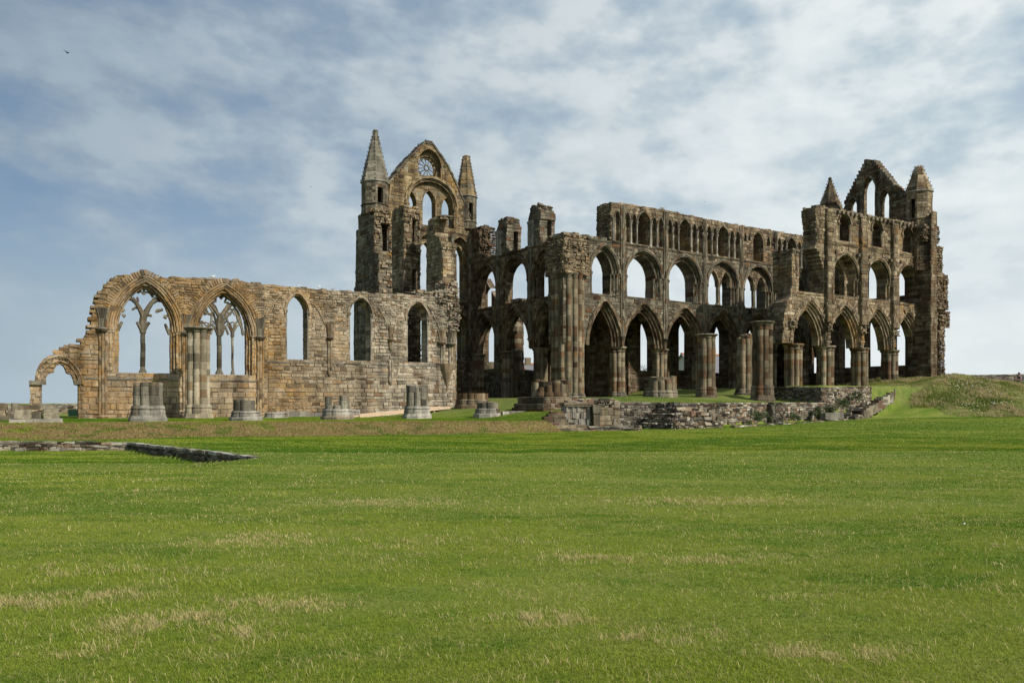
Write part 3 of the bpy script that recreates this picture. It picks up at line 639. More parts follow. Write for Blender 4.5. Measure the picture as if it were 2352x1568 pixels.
def choir_north():
    g = thing('choir_arcade_wall', 'long three storey arcade wall with open gallery and carved clerestory, right of the tallest pier', 'ruined wall', PA)
    B0 = 5.06; bays = [(-3.95, 0.0)] + [(B0 * i, B0 * (i + 1)) for i in range(5)] + [(25.3, 29.2)]
    outer = [(-6.4, ZCAP)] + [(29.3, ZCAP), (29.3, ZSTR), (-1.25, ZSTR)] + ragged([(-1.25, ZSTR + .05), (-3.9, 15.62), (-6.4, 15.5)], 3, .08)
    H = []; Hf = []
    for i, (a, b) in enumerate(bays):
        H.append(arch(a, b, ZCAP - 1, ZCAP, ZARC, ins=.12)); Hf.append(arch(a, b, ZCAP - 1, ZCAP, ZARC, ins=-.06))
        ta, tb = (a + .38, b - .38)
        if b < 29: H.append(arch(ta, tb, ZSILL, ZSP, ZTA)); Hf.append(arch(ta, tb, ZSILL, ZSP, ZTA, ins=-.15))
    mb = MB(); slab(mb, outer, H, 0, 2.0); wallface(mb, outer, Hf, ZCAP, 15.7, -6.4, 25.4, seed=5)
    string(mb, -4, 26, ZSTR - .02, 0); string(mb, -4, 26, ZSILL - .08, 0, .12, .1)
    topstones(mb, [(-1.2, 15.45), (-3.9, 15.62), (-6.4, 15.5)], 0, 2, 4); mb.build('wall', M['grey'], g)
    for i, (a, b) in enumerate(bays[:6]):
        arcade_arch(g, a, b, seed=10 + i, mat=M['brown'])
        ta, tb = a + .38, b - .38
        if b < 29: trif_ring(g, ta, tb, ZSILL, ZSP, ZTA, 2.0, 20 + i, M['grey'])
        if i in (3, 4, 5): tympanum(g, ta + .4, tb - .4, ZSILL, ZSP, ZTA - .42, 30 + i)
    for i, (a, b) in enumerate(bays[1:] ):
        pier(g, a + .25, .9, 2.0, ZCAP, .72, seed=40 + i, rs=.21)
        wall_shafts(g, a, 7.3 if i else 7.3, ZTOP - .1 if i or True else ZSTR, M['grey'], seed=i)
    # clerestory
    top = ragged([(30.2, 18.8), (25.4, 18.78), (20, 18.82), (13, 18.75), (5, 18.95), (-.6, 18.9), (-1.2, 18.72)], 9, .07, .5)
    end = ragged([(-1.2, 18.6), (-1.15, 17.4), (-1.22, 16.8), (-1.15, ZSTR)], 6, .06, .25)
    co = [(30.2, ZSTR)] + top + end
    fr = []; deep = []; lan = []; MR = []; CP = []
    for i in range(6):
        a = B0 * i
        X = lambda f: a + f * B0
        if i == 3: nar = [(.08, .16, 17.3), (.21, .255, 17.5), (.75, .84, 17.2), (.89, .96, 17.3)]
        else: nar = [(.055, .175, 15.55), (.215, .325, 15.55), (.685, .79, 15.55), (.835, .955, 15.55)]
        wa, wb = X(.345), X(.645)
        fr.append(arch(wa, wb, ZSTR + .12, 17.3, 18.42)); deep.append(arch(wa + .08, wb - .08, ZSTR + .12, 17.2, 18.25)); lan.append(arch(wa + .5, wb - .1, ZSTR + .3, 16.9, 17.9))
        if i != 3: mbr = MB(); MR.append(mbr); ring(mbr, arch(wa, wb, None, 17.3, 18.42), .0, .14, -.09, .05, seg=.3, seed=i)
        for (f0, f1, zb) in nar:
            A_ = arch(X(f0), X(f1), zb, 17.45, 18.2, n=6); fr.append(A_)
            mbr = MB(); MR.append(mbr)
            if i != 3: ring(mbr, arch(X(f0), X(f1), None, 17.45, 18.2, n=6), -.01, .09, -.08, .05, seg=.3, seed=i)
            else: ring(mbr, arch(X(f0), X(f1), None, 17.5, 18.2, n=6), -.01, .07, -.05, .05, seg=.3, seed=i)
        if i != 3:
            for f in (.195, .335, .655, .81): 
                caps = MB(); CP.append(caps); shaft(caps, X(f), -.02, ZSTR + .2, 17.25, .085, n=8, seed=i); caps.lathe(X(f), -.02, [(.08, 17.2), (.11, 17.28), (.17, 17.42), (.19, 17.48), (.08, 17.5)], n=8); caps.lathe(X(f), -.02, [(.14, ZSTR + .02), (.13, ZSTR + .14), (.09, ZSTR + .26)], n=8)
            for f in (.045, .965): caps = MB(); CP.append(caps); shaft(caps, X(f), -.01, ZSTR + .2, 17.25, .07, n=8, seed=i); caps.lathe(X(f), -.02, [(.08, 17.2), (.15, 17.42), (.16, 17.48)], n=8)
        if i == 0:
            for f in (.275, .725): mbr = MB(); MR.append(mbr); quatrefoil(mbr, X(f), 18.42, .2, -.04)
    fr.append(arch(-.85, -.3, 15.55, 17.45, 18.2, n=6)); mbr = MB(); MR.append(mbr); ring(mbr, arch(-.85, -.3, None, 17.45, 18.2, n=6), -.01, .09, -.08, .05, seg=.3)
    caps = MB(); CP.append(caps); shaft(caps, -1.0, -.02, ZSTR + .1, 17.25, .14, n=8); caps.lathe(-1.0, -.02, [(.14, 17.2), (.2, 17.42), (.22, 17.48)], n=8)
    mb = MB(); slab(mb, co, fr, 0, .34); slab(mb, co, deep, .33, 1.2); slab(mb, co, lan, 1.19, 2.0)
    wallface(mb, co, fr, ZSTR, 19, -1.3, 30.2, h=.26, L=.5, seed=12); topstones(mb, [(-1.2, 18.8), (5, 18.88), (13, 18.72), (20, 18.78), (30.2, 18.75)], 0, 2, 8, hmax=.12)
    rubble(mb, -1.2, -1.1, 0, 2, ZSTR, 18.75, .26, .12, 5, 'l'); cl = mb.build('clerestory', M['buff'], g)
    for q in MR: q.build('arch_moulding', M['grey'], cl)
    for q in CP: q.build('colonnette', M['pale_grey'], cl)
    return g
choir_north()

def choir_aisle():
    pl = PA.off(5.8)
    g = thing('choir_aisle_wall', 'dark outer wall with tall narrow lancets seen through the arches of the choir arcade', 'ruined wall', pl)
    o = [(-3.5, 1.0), (30.5, 1.0), (30.5, 10.7), (-3.5, 10.7)]; H = [arch(2.25 + 5.2 * k, 4.2 + 5.2 * k, 4.75 + (.15 if k == 2 else 0), 8.7, 10.1) for k in range(5)]
    mb = MB(); slab(mb, o, H, 0, 1.2); wallface(mb, o, H, 1.9, 10.7, -3.5, 30, h=.3, L=.6, seed=3)
    string(mb, -3, 30, 4.55, 0); mb.build('wall', M['brown'], g)
    for k in range(6): s = MB(); shaft(s, .6 + 5.2 * k, -.15, 2, 7.5, .16, seed=k); s.lathe(.6 + 5.2 * k, -.15, [(.16, 7.4), (.3, 7.8)], n=8); s.build('wall_shaft', M['drum'], g)
    r = MB(); r.ubox(-3.5, 30.5, -3.9, .2, 10.45, 10.7)                    # vault over the aisle
    r.build('vault', M['brown'], g)
choir_aisle()

# ------------------------------------------------------------------ tall crossing pier
def crossing_pier():
    g = thing('crossing_pier', 'tallest clustered pier, banded brown and buff, with a ragged rubble head', 'pier', PA)
    x, y = -5.25, .9; p = pier(g, x, y, 1.7, 12.3, 1.42, seed=77, k=14, rs=.21, cap=False, a0=6, name='shaft_cluster', basez=.7)
    c = MB()
    for i in range(14):
        an = R(6 + 360 / 14 * i); c.lathe(x + 1.21 * math.cos(an), y + 1.21 * math.sin(an), [(.21, 11.9), (.24, 11.95), (.21, 12.0), (.31, 12.25), (.33, 12.32)], n=8)
    c.build('capital', M['grey'], g)
    mb = MB(); mb.ubox(x - 1.35, x + 1.3, y - 1.3, y + 1.3, 12.2, 15.1); rubble(mb, x - 1.35, x + 1.3, y - 1.3, y + 1.3, 12.25, 15.1, .3, .16, 5, 'flr')
    rubble(mb, x - 1.1, x + 1.35, y - 1.1, y + 1.3, 15.0, 15.5, .3, .16, 15, 'flrt'); mb.build('rubble_core', M['buff'], g)
crossing_pier()

# ------------------------------------------------------------------ transept east wall
def transept_east():
    g = thing('transept_east_wall', 'shaded arcade wall receding to the rose window gable, two jagged clerestory stubs standing on top', 'ruined wall', PC)
    bays = [(.25, 5.2), (5.2, 10.6), (10.6, 15.3)]
    top = ragged([(15.2, 15.9), (13.9, 15.75), (12.0, 15.6), (8.6, 15.5), (5, 15.6), (3, 15.5)], 4, .1, .4)
    outer = [(0, ZCAP), (15.2, ZCAP)] + top + ragged([(1.9, 15.8), (1.85, 18.3), (1.2, 18.9), (.0, 19.0)], 5, .12, .3)
    H = []; Hf = []
    for a, b in bays:
        H.append(arch(a, b, ZCAP - 1, ZCAP, ZARC, ins=.12)); Hf.append(arch(a, b, ZCAP - 1, ZCAP, ZARC, ins=-.06))
    T3 = [(.95, 5.0), (5.85, 10.2), (10.95, 14.6)]
    for a, b in T3: H.append(arch(a, b, ZSILL, ZSP, ZTA - .1)); Hf.append(arch(a, b, ZSILL, ZSP, ZTA - .1, ins=-.15))
    mb = MB(); slab(mb, outer, H, 0, 1.3); wallface(mb, outer, Hf, ZCAP, 19, 0, 15.2, seed=8); string(mb, 0, 15.2, ZSTR + .05); string(mb, 0, 15.2, ZSILL - .08, 0, .12, .1)
    topstones(mb, [(1.9, 15.6), (5, 15.6), (8.6, 15.5), (12, 15.6), (15.2, 15.9)], 0, 2, 5); rubble(mb, .3, 1.8, .2, 1.9, 18.7, 19.0, .3, .1, 9, 'frt')
    rubble(mb, 0.2, 1.85, 0, 2, 15.6, 18.7, .3, .25, 19, 'r'); mb.build('wall', M['brown'], g)
    for i, (a, b) in enumerate(bays): arcade_arch(g, a, b, seed=60 + i, T=1.3)
    for i, (a, b) in enumerate(T3): trif_ring(g, a, b, ZSILL, ZSP, ZTA - .1, 1.3, 70 + i, M['brown'])
    tympanum(g, 11.2, 14.4, ZSILL, ZSP, ZTA - .4, 66, mat=M['brown'])
    for i, t in enumerate((5.75, 11.1)): pier(g, t, .8, 1.2 + .4 * i, ZCAP, .68, seed=80 + i, rs=.2)
    pier(g, .4, .8, 1., ZCAP, .66, seed=84, rs=.2)
    for t, z1 in ((.1, 18.2), (5.3, 15.4), (10.6, 15.4), (15.1, 15.4)): wall_shafts(g, t, 7.3, z1, M['grey'])
    for (t0, t1, z1, sd) in ((5.05, 6.7, 18.9, 1), (10.3, 12.0, 19.1, 2)):
        mb = MB(); o = [(t0, 15.45), (t1, 15.45)] + ragged([(t1, 15.6), (t1 + .05, z1 - 1.3), (t1 + .25, z1 - .9), (t1 - .1, z1 - .45), (t1 - .5, z1 - .1), (t0 + .5, z1 + .05), (t0 + .25, z1 - .5), (t0 - .08, z1 - .9), (t0, z1 - 1.6), (t0, 15.5)], sd, .09, .25)
        slab(mb, o, [], 0, .8); slab(mb, o, [[(t0 + .8, 15.9), (t1 + 1, 15.9), (t1 + 1, 17.7), (t0 + .8, 17.7)]], .79, 1.31); slab(mb, o, [], 1.3, 1.65)
        wallface(mb, o, [], 15.5, z1, t0, t1, seed=sd); rubble(mb, t0 + .2, t1 - .15, .1, 1.6, z1 - .5, z1, .3, .14, sd, 'frt'); rubble(mb, t0, t1, 0, .8, 15.6, z1 - .4, .28, .1, sd + 3, 'r')
        st = mb.build('clerestory_stub', M['grey'], g)
        for k, dt in enumerate((.12, .32, .62, .82)): s = MB(); shaft(s, t0 + dt, -.08, 15.5, 17.55, .085, n=8, seed=k, dh=.3); s.lathe(t0 + dt, -.08, [(.08, 17.5), (.15, 17.75), (.16, 17.8), (.05, 17.82)], n=8); s.build('colonnette', M['pale_grey'], st)
    a = MB(); a.ubox(7.0, 8.3, .3, 1.4, 10.8, 11.25); a.build('parapet_block', M['grey'], g)
transept_east()
def transept_aisle():
    pl = PC.off(5.5)
    g = thing('transept_aisle_wall', 'dark broken outer wall behind the transept arcade, with lancet and low blind arcading', 'ruined wall', pl)
    b = [(-15, .8), (15, .8)]
    # profile of the top, broken down in the middle bay
    o = b + [(15, 10.6), (4.4, 10.6)] + ragged([(4.3, 10.4), (4.1, 6.6), (3.6, 5.6), (3.4, 4.8)], 3, .12, .3) + ragged([(.6, 5.1), (.5, 6.7), (.45, 10.4)], 4, .08, .3) + [(-2.6, 10.6), (-2.9, 12.2), (-4.1, 13.3), (-5.9, 15.3), (-7.5, 14.5), (-9, 10.6), (-15, 10.6)]
    H = [arch(-6.3, -4.0, 5.3, 8.8, 10.2), arch(-6.5, -4.5, 12.1, 13.6, 14.3), arch(-13.8, -12.0, 6.0, 8.8, 10.0)]
    mb = MB(); slab(mb, o, H, 0, .8); wallface(mb, o, H, 1, 15, -14, 15, seed=4); string(mb, -14, .4, 4.3); mb.build('wall', M['brown'], g)
    for k, t in enumerate(np.arange(-13, 1, 1.15)):
        m = MB(); ring(m, arch(t, t + 1., None, 2.8, 3.8, n=6), .02, .12, -.14, .05, seg=.3, seed=k); m.build('blind_arch', M['grey'], g)
    r = MB(); r.ubox(-13.5, .4, -3.6, .2, 10.4, 10.6); r.build('vault', M['brown'], g); r = MB(); r.ubox(4.4, 15, -3.6, .2, 10.4, 10.6); r.build('vault', M['brown'], g)
    s = MB(); shaft(s, .3, .1, 2, 8.9, .55, n=12, seed=4); s.lathe(.3, .1, [(.55, 8.7), (.72, 9.0), (.72, 9.5), (.5, 9.7), (.3, 10.0)], n=10); s.build('stair_turret', M['drum'], g)
transept_aisle()

# ------------------------------------------------------------------ transept gable
def turret(parent, x, y, r, z0, z1, zt, mat, win, rt=.1, name='turret', spm=None, rg=0):
    n = 8; o = MB(); th = .28; zw0, zw1 = win[1], win[2]
    P = [(x + r * math.cos(R(22.5 + 45 * k)), y + r * math.sin(R(22.5 + 45 * k))) for k in range(n)]
    Q = [(x + (r - th) * math.cos(R(22.5 + 45 * k)), y + (r - th) * math.sin(R(22.5 + 45 * k))) for k in range(n)]
    def pan(k, f0, f1, za, zb, uo=0):
        a, b = P[k], P[(k + 1) % n]; c, d = Q[k], Q[(k + 1) % n]; lp = lambda p, q, f: (p[0] + (q[0] - p[0]) * f, p[1] + (q[1] - p[1]) * f)
        a, b, c, d = lp(a, b, f0), lp(a, b, f1), lp(c, d, f0), lp(c, d, f1); L = math.hypot(b[0] - a[0], b[1] - a[1])
        i = len(o.v); o.v.extend([(a[0], a[1], za), (b[0], b[1], za), (b[0], b[1], zb), (a[0], a[1], zb), (c[0], c[1], za), (d[0], d[1], za), (d[0], d[1], zb), (c[0], c[1], zb)])
        u = k * 3.
        for q in ((0, 1, 2, 3), (5, 4, 7, 6), (1, 0, 4, 5), (2, 1, 5, 6), (3, 2, 6, 7), (0, 3, 7, 4)):
            o.f.append(tuple(i + j for j in q)); o.uv.extend([(u, za), (u + L, za), (u + L, zb), (u, zb)])
        U = ((b[0] - a[0]) / L, (b[1] - a[1]) / L); N = (U[1], -U[0])
        blocks(o, None, 0, L, za, zb, (a[0], a[1], 0), U, N, h=.3, Lb=.55, prot=.02, base=.01, seed=k + int(z0 * 10), jit=.006)
    for k in range(n):
        if k in win[0]: pan(k, 0, .22, z0, z1); pan(k, .78, 1, z0, z1); pan(k, .22, .78, z0, zw0); pan(k, .22, .78, zw1, z1)
        else: pan(k, 0, 1, z0, z1)
    o.lathe(x, y, [(r + .02, zw0 - .16), (r + .1, zw0 - .12), (r + .1, zw0 - .04), (r + .02, zw0)], n=8, a0=R(22.5), cap=False)
    t = o.build(name, mat, parent); c = MB(); c.lathe(x, y, [(r, z1 - .1), (r + .14, z1 - .02), (r + .15, z1 + .06), (r + .03, z1 + .12)], n=8, a0=R(22.5)); c.build('cornice', M['pale_grey'], t)
    s = MB(); z = z1 + .1; H_ = zt - z; k = 0; rr = random.Random(int(x * 10))
    while z < zt - .05:
        h = rr.uniform(.3, .42); z2 = min(zt, z + h); ra = rt + (r + .06 - rt) * (1 - (z - z1 - .1) / H_); rb = rt + (r + .06 - rt) * (1 - (z2 - z1 - .1) / H_)
        ox, oy = rr.uniform(-rg, rg), rr.uniform(-rg, rg)
        for kk in range(8):                                              # one stone per facet, roll moulding on the angles
            a0, a1 = R(22.5 + 45 * kk), R(22.5 + 45 * (kk + 1)); e = .006; f = rr.uniform(-.012, .012) 
            C_ = lambda rad, a, zz: (x + ox + (rad + f) * math.cos(a), y + oy + (rad + f) * math.sin(a), zz)
            s.face([C_(ra, a0, z + e), C_(ra, a1, z + e), C_(rb, a1, z2 - e), C_(rb, a0, z2 - e)], ruv())
            s.lathe(x + ox + ra * math.cos(a0), y + oy + ra * math.sin(a0), [(.05, z), (.05, z + .02)], n=4, cap=False)
            if kk % 1 == 0 and rg >= 0: cx_, cy_ = x + ox + (ra + .02) * math.cos(a0), y + oy + (ra + .02) * math.sin(a0); s.box(cx_ - .028, cx_ + .028, cy_ - .028, cy_ + .028, z + .1, z + .2)
        z = z2
    s.lathe(x, y, [(r * .9, z1 + .1), (rt * .7, zt - .03)], n=8, a0=R(22.5))
    if rt < .2: s.lathe(x, y, [(rt * 1.2, zt - .12), (rt * 1.7, zt), (rt, zt + .12)], n=8)
    else: s.lathe(x, y, [(rt, zt - .1), (rt * .9, zt + .03)], n=8); topstones(s, [(x - rt * .6, zt), (x + rt * .6, zt + .02)], y - rt * .6, y + rt * .6, 3, .14, .3)
    s.build('spire', spm or mat, t); return t
def transept_gable():
    g = thing('transept_gable_wall', 'ochre stone gable with a rose window between two pointed turrets, birds lined along its edge', 'gable wall', PD)
    gm = M['gable_stone']
    o = [(-.9, 5), (10.9, 5)] + [(10.9, 17.8), (10.4, 19.6)] + ragged([(10.25, 19.8), (8.6, 22.9), (7.3, 25.1), (5.85, 26.6)], 2, .05, .35) + [(5.45, 26.95), (5.1, 26.95)] + ragged([(4.9, 26.7), (3.2, 24.9), (1.6, 22.8), (1.1, 22.2)], 3, .05, .35) + [(1.05, 19.9), (-.9, 19.9)]
    rel = arch(3.0, 8.4, 18.85, 21.0, 23.45); rec = arch(4.15, 6.7, 23.62, 24.7, 26.25)
    t2 = [arch(4.15, 6.7, 11.9, 16.4, 18.1), arch(7.6, 10.0, 11.9, 16.4, 18.1), arch(.9, 3.3, 11.9, 16.4, 18.1)]
    t3 = [arch(4.15, 6.7, 5.8, 9.0, 10.5), arch(7.6, 10.0, 5.8, 9.0, 10.5)]
    mb = MB(); slab(mb, o, [rel, rec] + t2 + t3, 0, .5)
    low_ = MB(); wallface(low_, o, [arch(a, b, 11.8, 16.4, 18.1, ins=-.2) for a, b in ((4.15, 6.7), (7.6, 10), (.9, 3.3))] + t3, 3, 18.4, -.9, 10.9, seed=35, prot=.03, y=-.02); slab(low_, [(-.95, 1), (10.95, 1), (10.95, 18.42), (-.95, 18.42)], t2 + t3, -.02, .1); low_.build('lower_wall', M['brown'], g)
    wallface(mb, o, [arch(3.0, 8.4, 18.85, 21.0, 23.45, ins=-.25), arch(4.15, 6.7, 23.6, 24.7, 26.25, ins=-.02)] + [arch(a, b, 11.8, 16.4, 18.1, ins=-.2) for a, b in ((4.15, 6.7), (7.6, 10), (.9, 3.3))], 18.4, 27, -.9, 10.9, seed=31, prot=.03)
    lan = [arch(4.95, 6.35, 18.95, 21.2, 22.35), arch(7.05, 8.25, 18.95, 20.9, 22.0), arch(3.15, 4.25, 18.95, 20.9, 22.0)]
    circ = [(5.42 + 1.1 * math.cos(a), 24.55 + 1.1 * math.sin(a)) for a in np.linspace(0, 2 * math.pi, 33)[:-1]]
    low = [arch(4.45, 6.15, 12, 15.8, 17.3), arch(8.4, 9.5, 12, 15.8, 17.3), arch(1.5, 2.6, 12, 15.8, 17.3), arch(8.3, 9.7, 5.9, 9, 10), arch(4.6, 6.1, 5.9, 9, 10)]
    slab(mb, o, lan + [circ] + low, .49, 1.3)
    wallface(mb, rel, [arch(4.95, 6.35, 18.95, 21.2, 22.35, ins=-.1), arch(7.05, 8.25, 18.95, 20.9, 22.0, ins=-.1), arch(3.15, 4.25, 18.95, 20.9, 22.0, ins=-.1)], 18.9, 23.4, 3, 8.4, seed=33, prot=.025, y=.5)
    wallface(mb, rec, [[(5.42 + 1.15 * math.cos(a), 24.55 + 1.15 * math.sin(a)) for a in np.linspace(0, 2 * math.pi, 25)[:-1]]], 23.6, 26.2, 4.1, 6.7, seed=34, prot=.02, y=.5, h=.22, L=.35)
    string(mb, -.8, 10.9, 18.45, 0); mb.build('wall', gm, g)
    c = MB(); rr = random.Random(3)
    for P in ([(10.3, 19.75), (8.6, 22.95), (7.3, 25.15), (5.7, 26.8)], [(5.0, 26.85), (3.2, 24.95), (1.6, 22.85), (1.1, 22.2)]):
        Q = resample(P, .4)
        for p, q in zip(Q, Q[1:]):
            dx, dz = q[0] - p[0], q[1] - p[1]; L = math.hypot(dx, dz); nx, nz = dz / L, -dx / L
            if nz < 0: nx, nz = -nx, -nz
            k = rr.uniform(.1, .2); c.hexa([(p[0], -.08, p[1]), (q[0], -.08, q[1]), (q[0] + nx * k, -.08, q[1] + nz * k), (p[0] + nx * k, -.08, p[1] + nz * k), (p[0], 1.35, p[1]), (q[0], 1.35, q[1]), (q[0] + nx * k, 1.35, q[1] + nz * k), (p[0] + nx * k, 1.35, p[1] + nz * k)])
    c.box(5.05, 5.75, -.08, 1.3, 26.7, 27.05); c.build('coping', M['grey'], g)
    a = MB(); P = arch(3.0, 8.4, 20.6, 21.0, 23.45)
    ring(a, P, .02, .22, -.14, .5, seg=.42, seed=4); ring(a, arch(3.0, 8.4, 19.2, 21., 23.45, ins=.05), .22, .0, .12, .5, seg=.42, seed=5)
    for ins, y in ((.0, -.13), (.1, .0), (.24, .12)): sweep(a, resample(arch(3., 8.4, 19.4, 21., 23.45, ins=ins), .4), .06, y)
    a.build('great_arch', gm, g)
    for t in (3.15, 8.25): s = MB(); shaft(s, t, .05, 18.9, 20.5, .12, n=8); s.lathe(t, .05, [(.12, 20.45), (.22, 20.65), (.24, 20.72)], n=8); s.build('jamb_shaft', gm, g)
    for A_ in (lan + t2[:2] + [rec]):
        zz = A_[0][1]; a = MB(); ring(a, A_[1:-1] if True else A_, .0, .12 if A_ in t2 else .07, -.1 if A_ in t2 or A_ is rec else .42, .1 if A_ in t2 or A_ is rec else .6, seg=.3, seed=int(zz * 7)); a.build('arch', gm, g)
    r = MB(); y0 = .62; cx, cz = 5.42, 24.55
    sweep(r, [(cx + .25 * math.cos(b), cz + .25 * math.sin(b)) for b in np.linspace(0, 2 * math.pi, 17)], .06, y0)
    for k in range(12):
        an = 2 * math.pi * k / 12 + .13; ca, sa = math.cos(an), math.sin(an); sweep(r, [(cx + .27 * ca, cz + .27 * sa), (cx + .74 * ca, cz + .74 * sa)], .046, y0)
        a2 = an + math.pi / 12; mx, mz = cx + .76 * math.cos(a2), cz + .76 * math.sin(a2)
        sweep(r, [(mx + .19 * math.cos(a2 + b), mz + .19 * math.sin(a2 + b)) for b in np.linspace(-1.9, 1.9, 7)], .048, y0)
        for s_ in (-1, 1): sweep(r, [(cx + 1.1 * math.cos(an), cz + 1.1 * math.sin(an)), (cx + .88 * math.cos(an + s_ * .06), cz + .88 * math.sin(an + s_ * .06))], .06, y0)
    r.build('rose_tracery', M['brown'], g)
    turret(g, .02, .65, 1.27, 19.2, 22.25, 27.2, M['grey'], ((5, 1), 20.2, 21.65), .16, spm=M['pale_drum'])
    turret(g, 9.95, .65, 1.03, 19.0, 22.3, 26.45, M['grey'], ((5, 1), 19.85, 21.6), .34, spm=gm, rg=.02)
transept_gable()
def chunk(name, pl, o, T, passages, label, seed, shafts_=(), mat='grey', x1=None, extra=None, solid_r=None):
    g = thing(name, label, 'ruined pier', pl); zs = [p[1] for p in o]; ts = [p[0] for p in o]; x1 = x1 or max(ts)
    mb = MB(); slab(mb, o, [], 0, .8); slab(mb, o, [[(x1 - 1.5, a), (x1 + 1, a), (x1 + 1, b), (x1 - 1.5, b)] for a, b in passages], .79, T - .15); slab(mb, o, [], T - .16, T) if not passages else slab(mb, o, [[(x1 - .8, a), (x1 + 1, a), (x1 + 1, b), (x1 - .8, b)] for a, b in passages], T - .16, T)
    wallface(mb, o, [], min(zs), max(zs), min(ts), max(ts), seed=seed, prot=.05)
    rm = MB(); zt = solid_r or max(zs) - .4
    def test(p):
        k = np.ones(len(p), bool)
        for i, (u, z) in enumerate(p):
            for a, b in passages:
                if u > .72 and u < T - .3 and a < z < b: k[i] = False
        return k
    blocks(rm, test, 0, T, min(zs), zt, (x1 - .12, 0, 0), (0, 1, 0), (1, 0, 0), h=.24, Lb=.38, prot=.32, base=.05, seed=seed, jit=.03)
    tp = [p for p in o if p[1] > max(zs) - 1.2]; rubble(rm, min(p[0] for p in tp) + .15, x1 - .2, .1, T - .1, max(zs) - .35, max(zs) - .05, .3, .15, seed + 2, 'frt')
    w_ = mb.build('wall', M[mat], g); rm.build('rubble_core', M['buff'], g)
    for (t, y, z0, z1, r) in shafts_:
        s = MB(); shaft(s, t, y, z0, z1, r, n=8, dh=.3, seed=seed); s.lathe(t, y, [(r, z1 - .05), (r * 1.5, z1 + .15), (r * 1.6, z1 + .22), (r * .5, z1 + .24)], n=8); s.build('colonnette', M['grey'], g)
    return g
def P3(pl, pts, zmin=None): return pl.L(Z3, pts)
o = [(1.45, .5)] + ragged([(1.42, 10), (1.45, 14), (1.4, 17.6)], 5, .07) + [(1.0, 18.4)] + ragged([(.9, 18.9), (-.4, 19.1), (-1.6, 19.5), (-2.3, 19.2)], 3, .08) + ragged([(-2.25, 18.9), (-2.2, 18.3), (-2.75, 17.9), (-2.75, 15.8)], 4, .05) + ragged([(-2.8, 15.7), (-2.85, 13.2), (-3.25, 12.2), (-3.3, .5)], 7, .04)
chunk('transept_corner_pier', PE, o, 1.8, [(15.6, 18.1)], 'massive broken corner of the transept under the taller left turret', 3, [(1.3, 1.6, 15.6, 17.6, .12)], x1=1.42)
b = MB(); b.box(.55, .75, -.12, -.02, 14.1, 15.0)
o = [(7.45, .5)] + ragged([(7.45, 10), (7.5, 17.8)], 5, .06) + ragged([(7.4, 18.0), (6.9, 18.4), (5.6, 18.5)], 6, .06) + ragged([(5.2, 18.4), (5.1, 15), (5.5, .5)], 4, .04)
chunk('transept_wall_stub', PE, o, 1.6, [(15.4, 17.4), (10.9, 13.1)], 'middle broken stub of the transept wall with two dark openings one above the other', 8, [(7.35, 1.48, 15.4, 17.6, .11), (7.35, 1.48, 10.9, 13.0, .12), (7.2, 1.3, 15.4, 17.6, .07)], x1=7.48, mat='buff')
PE3 = PL((-5.6 - 14 * .5584, 66.2 + 14 * .8296), (.5584, -.8296)); q_ = lambda P: PE3.L(Z3, P)
o = [(14.0, .5)] + ragged([(14.0, 9)] + q_([(812, 1420), (812, 1190)]), 5, .06) + ragged(q_([(800, 1100), (790, 1040), (775, 1000), (745, 985), (742, 860), (735, 840)]), 6, .1, .3) + ragged(q_([(700, 862), (684, 870), (672, 1000), (668, 1230)]) + [(11.2, .5)], 4, .05)
chunk('transept_wall_stub', PE3, o, 1.25, [], 'nearest broken transept stub, torn side stepping down to the end of the nave wall', 14, [(13.9, 1.2, 10.9, 13.6, .12), (13.6, 1.1, 14.2, 15.2, .15)], x1=13.9, solid_r=14.6, mat='buff')
g = thing('rubble_heap', 'loose jagged masonry on the right end of the nave wall top', 'rubble', PN); m = MB()
for (a, b, z0, z1, d) in ((-1.6, .15, 9.6, 10.6, .12), (-1.1, .2, 10.6, 11.3, .05), (-.8, .28, 8.2, 9.6, .12), (-.7, .2, 7.4, 8.2, .05), (-3.2, -1.4, 9.9, 10.5, -.2)):
    m.ubox(a + .05, b - .05, -d + .04, 1.2, z0, z1); rubble(m, a, b, -d, 1.25, z0, z1, .26, .2, int(z0 * 7), 'flrt')
m.build('rubble_core', M['nave_wall_stone'], g)
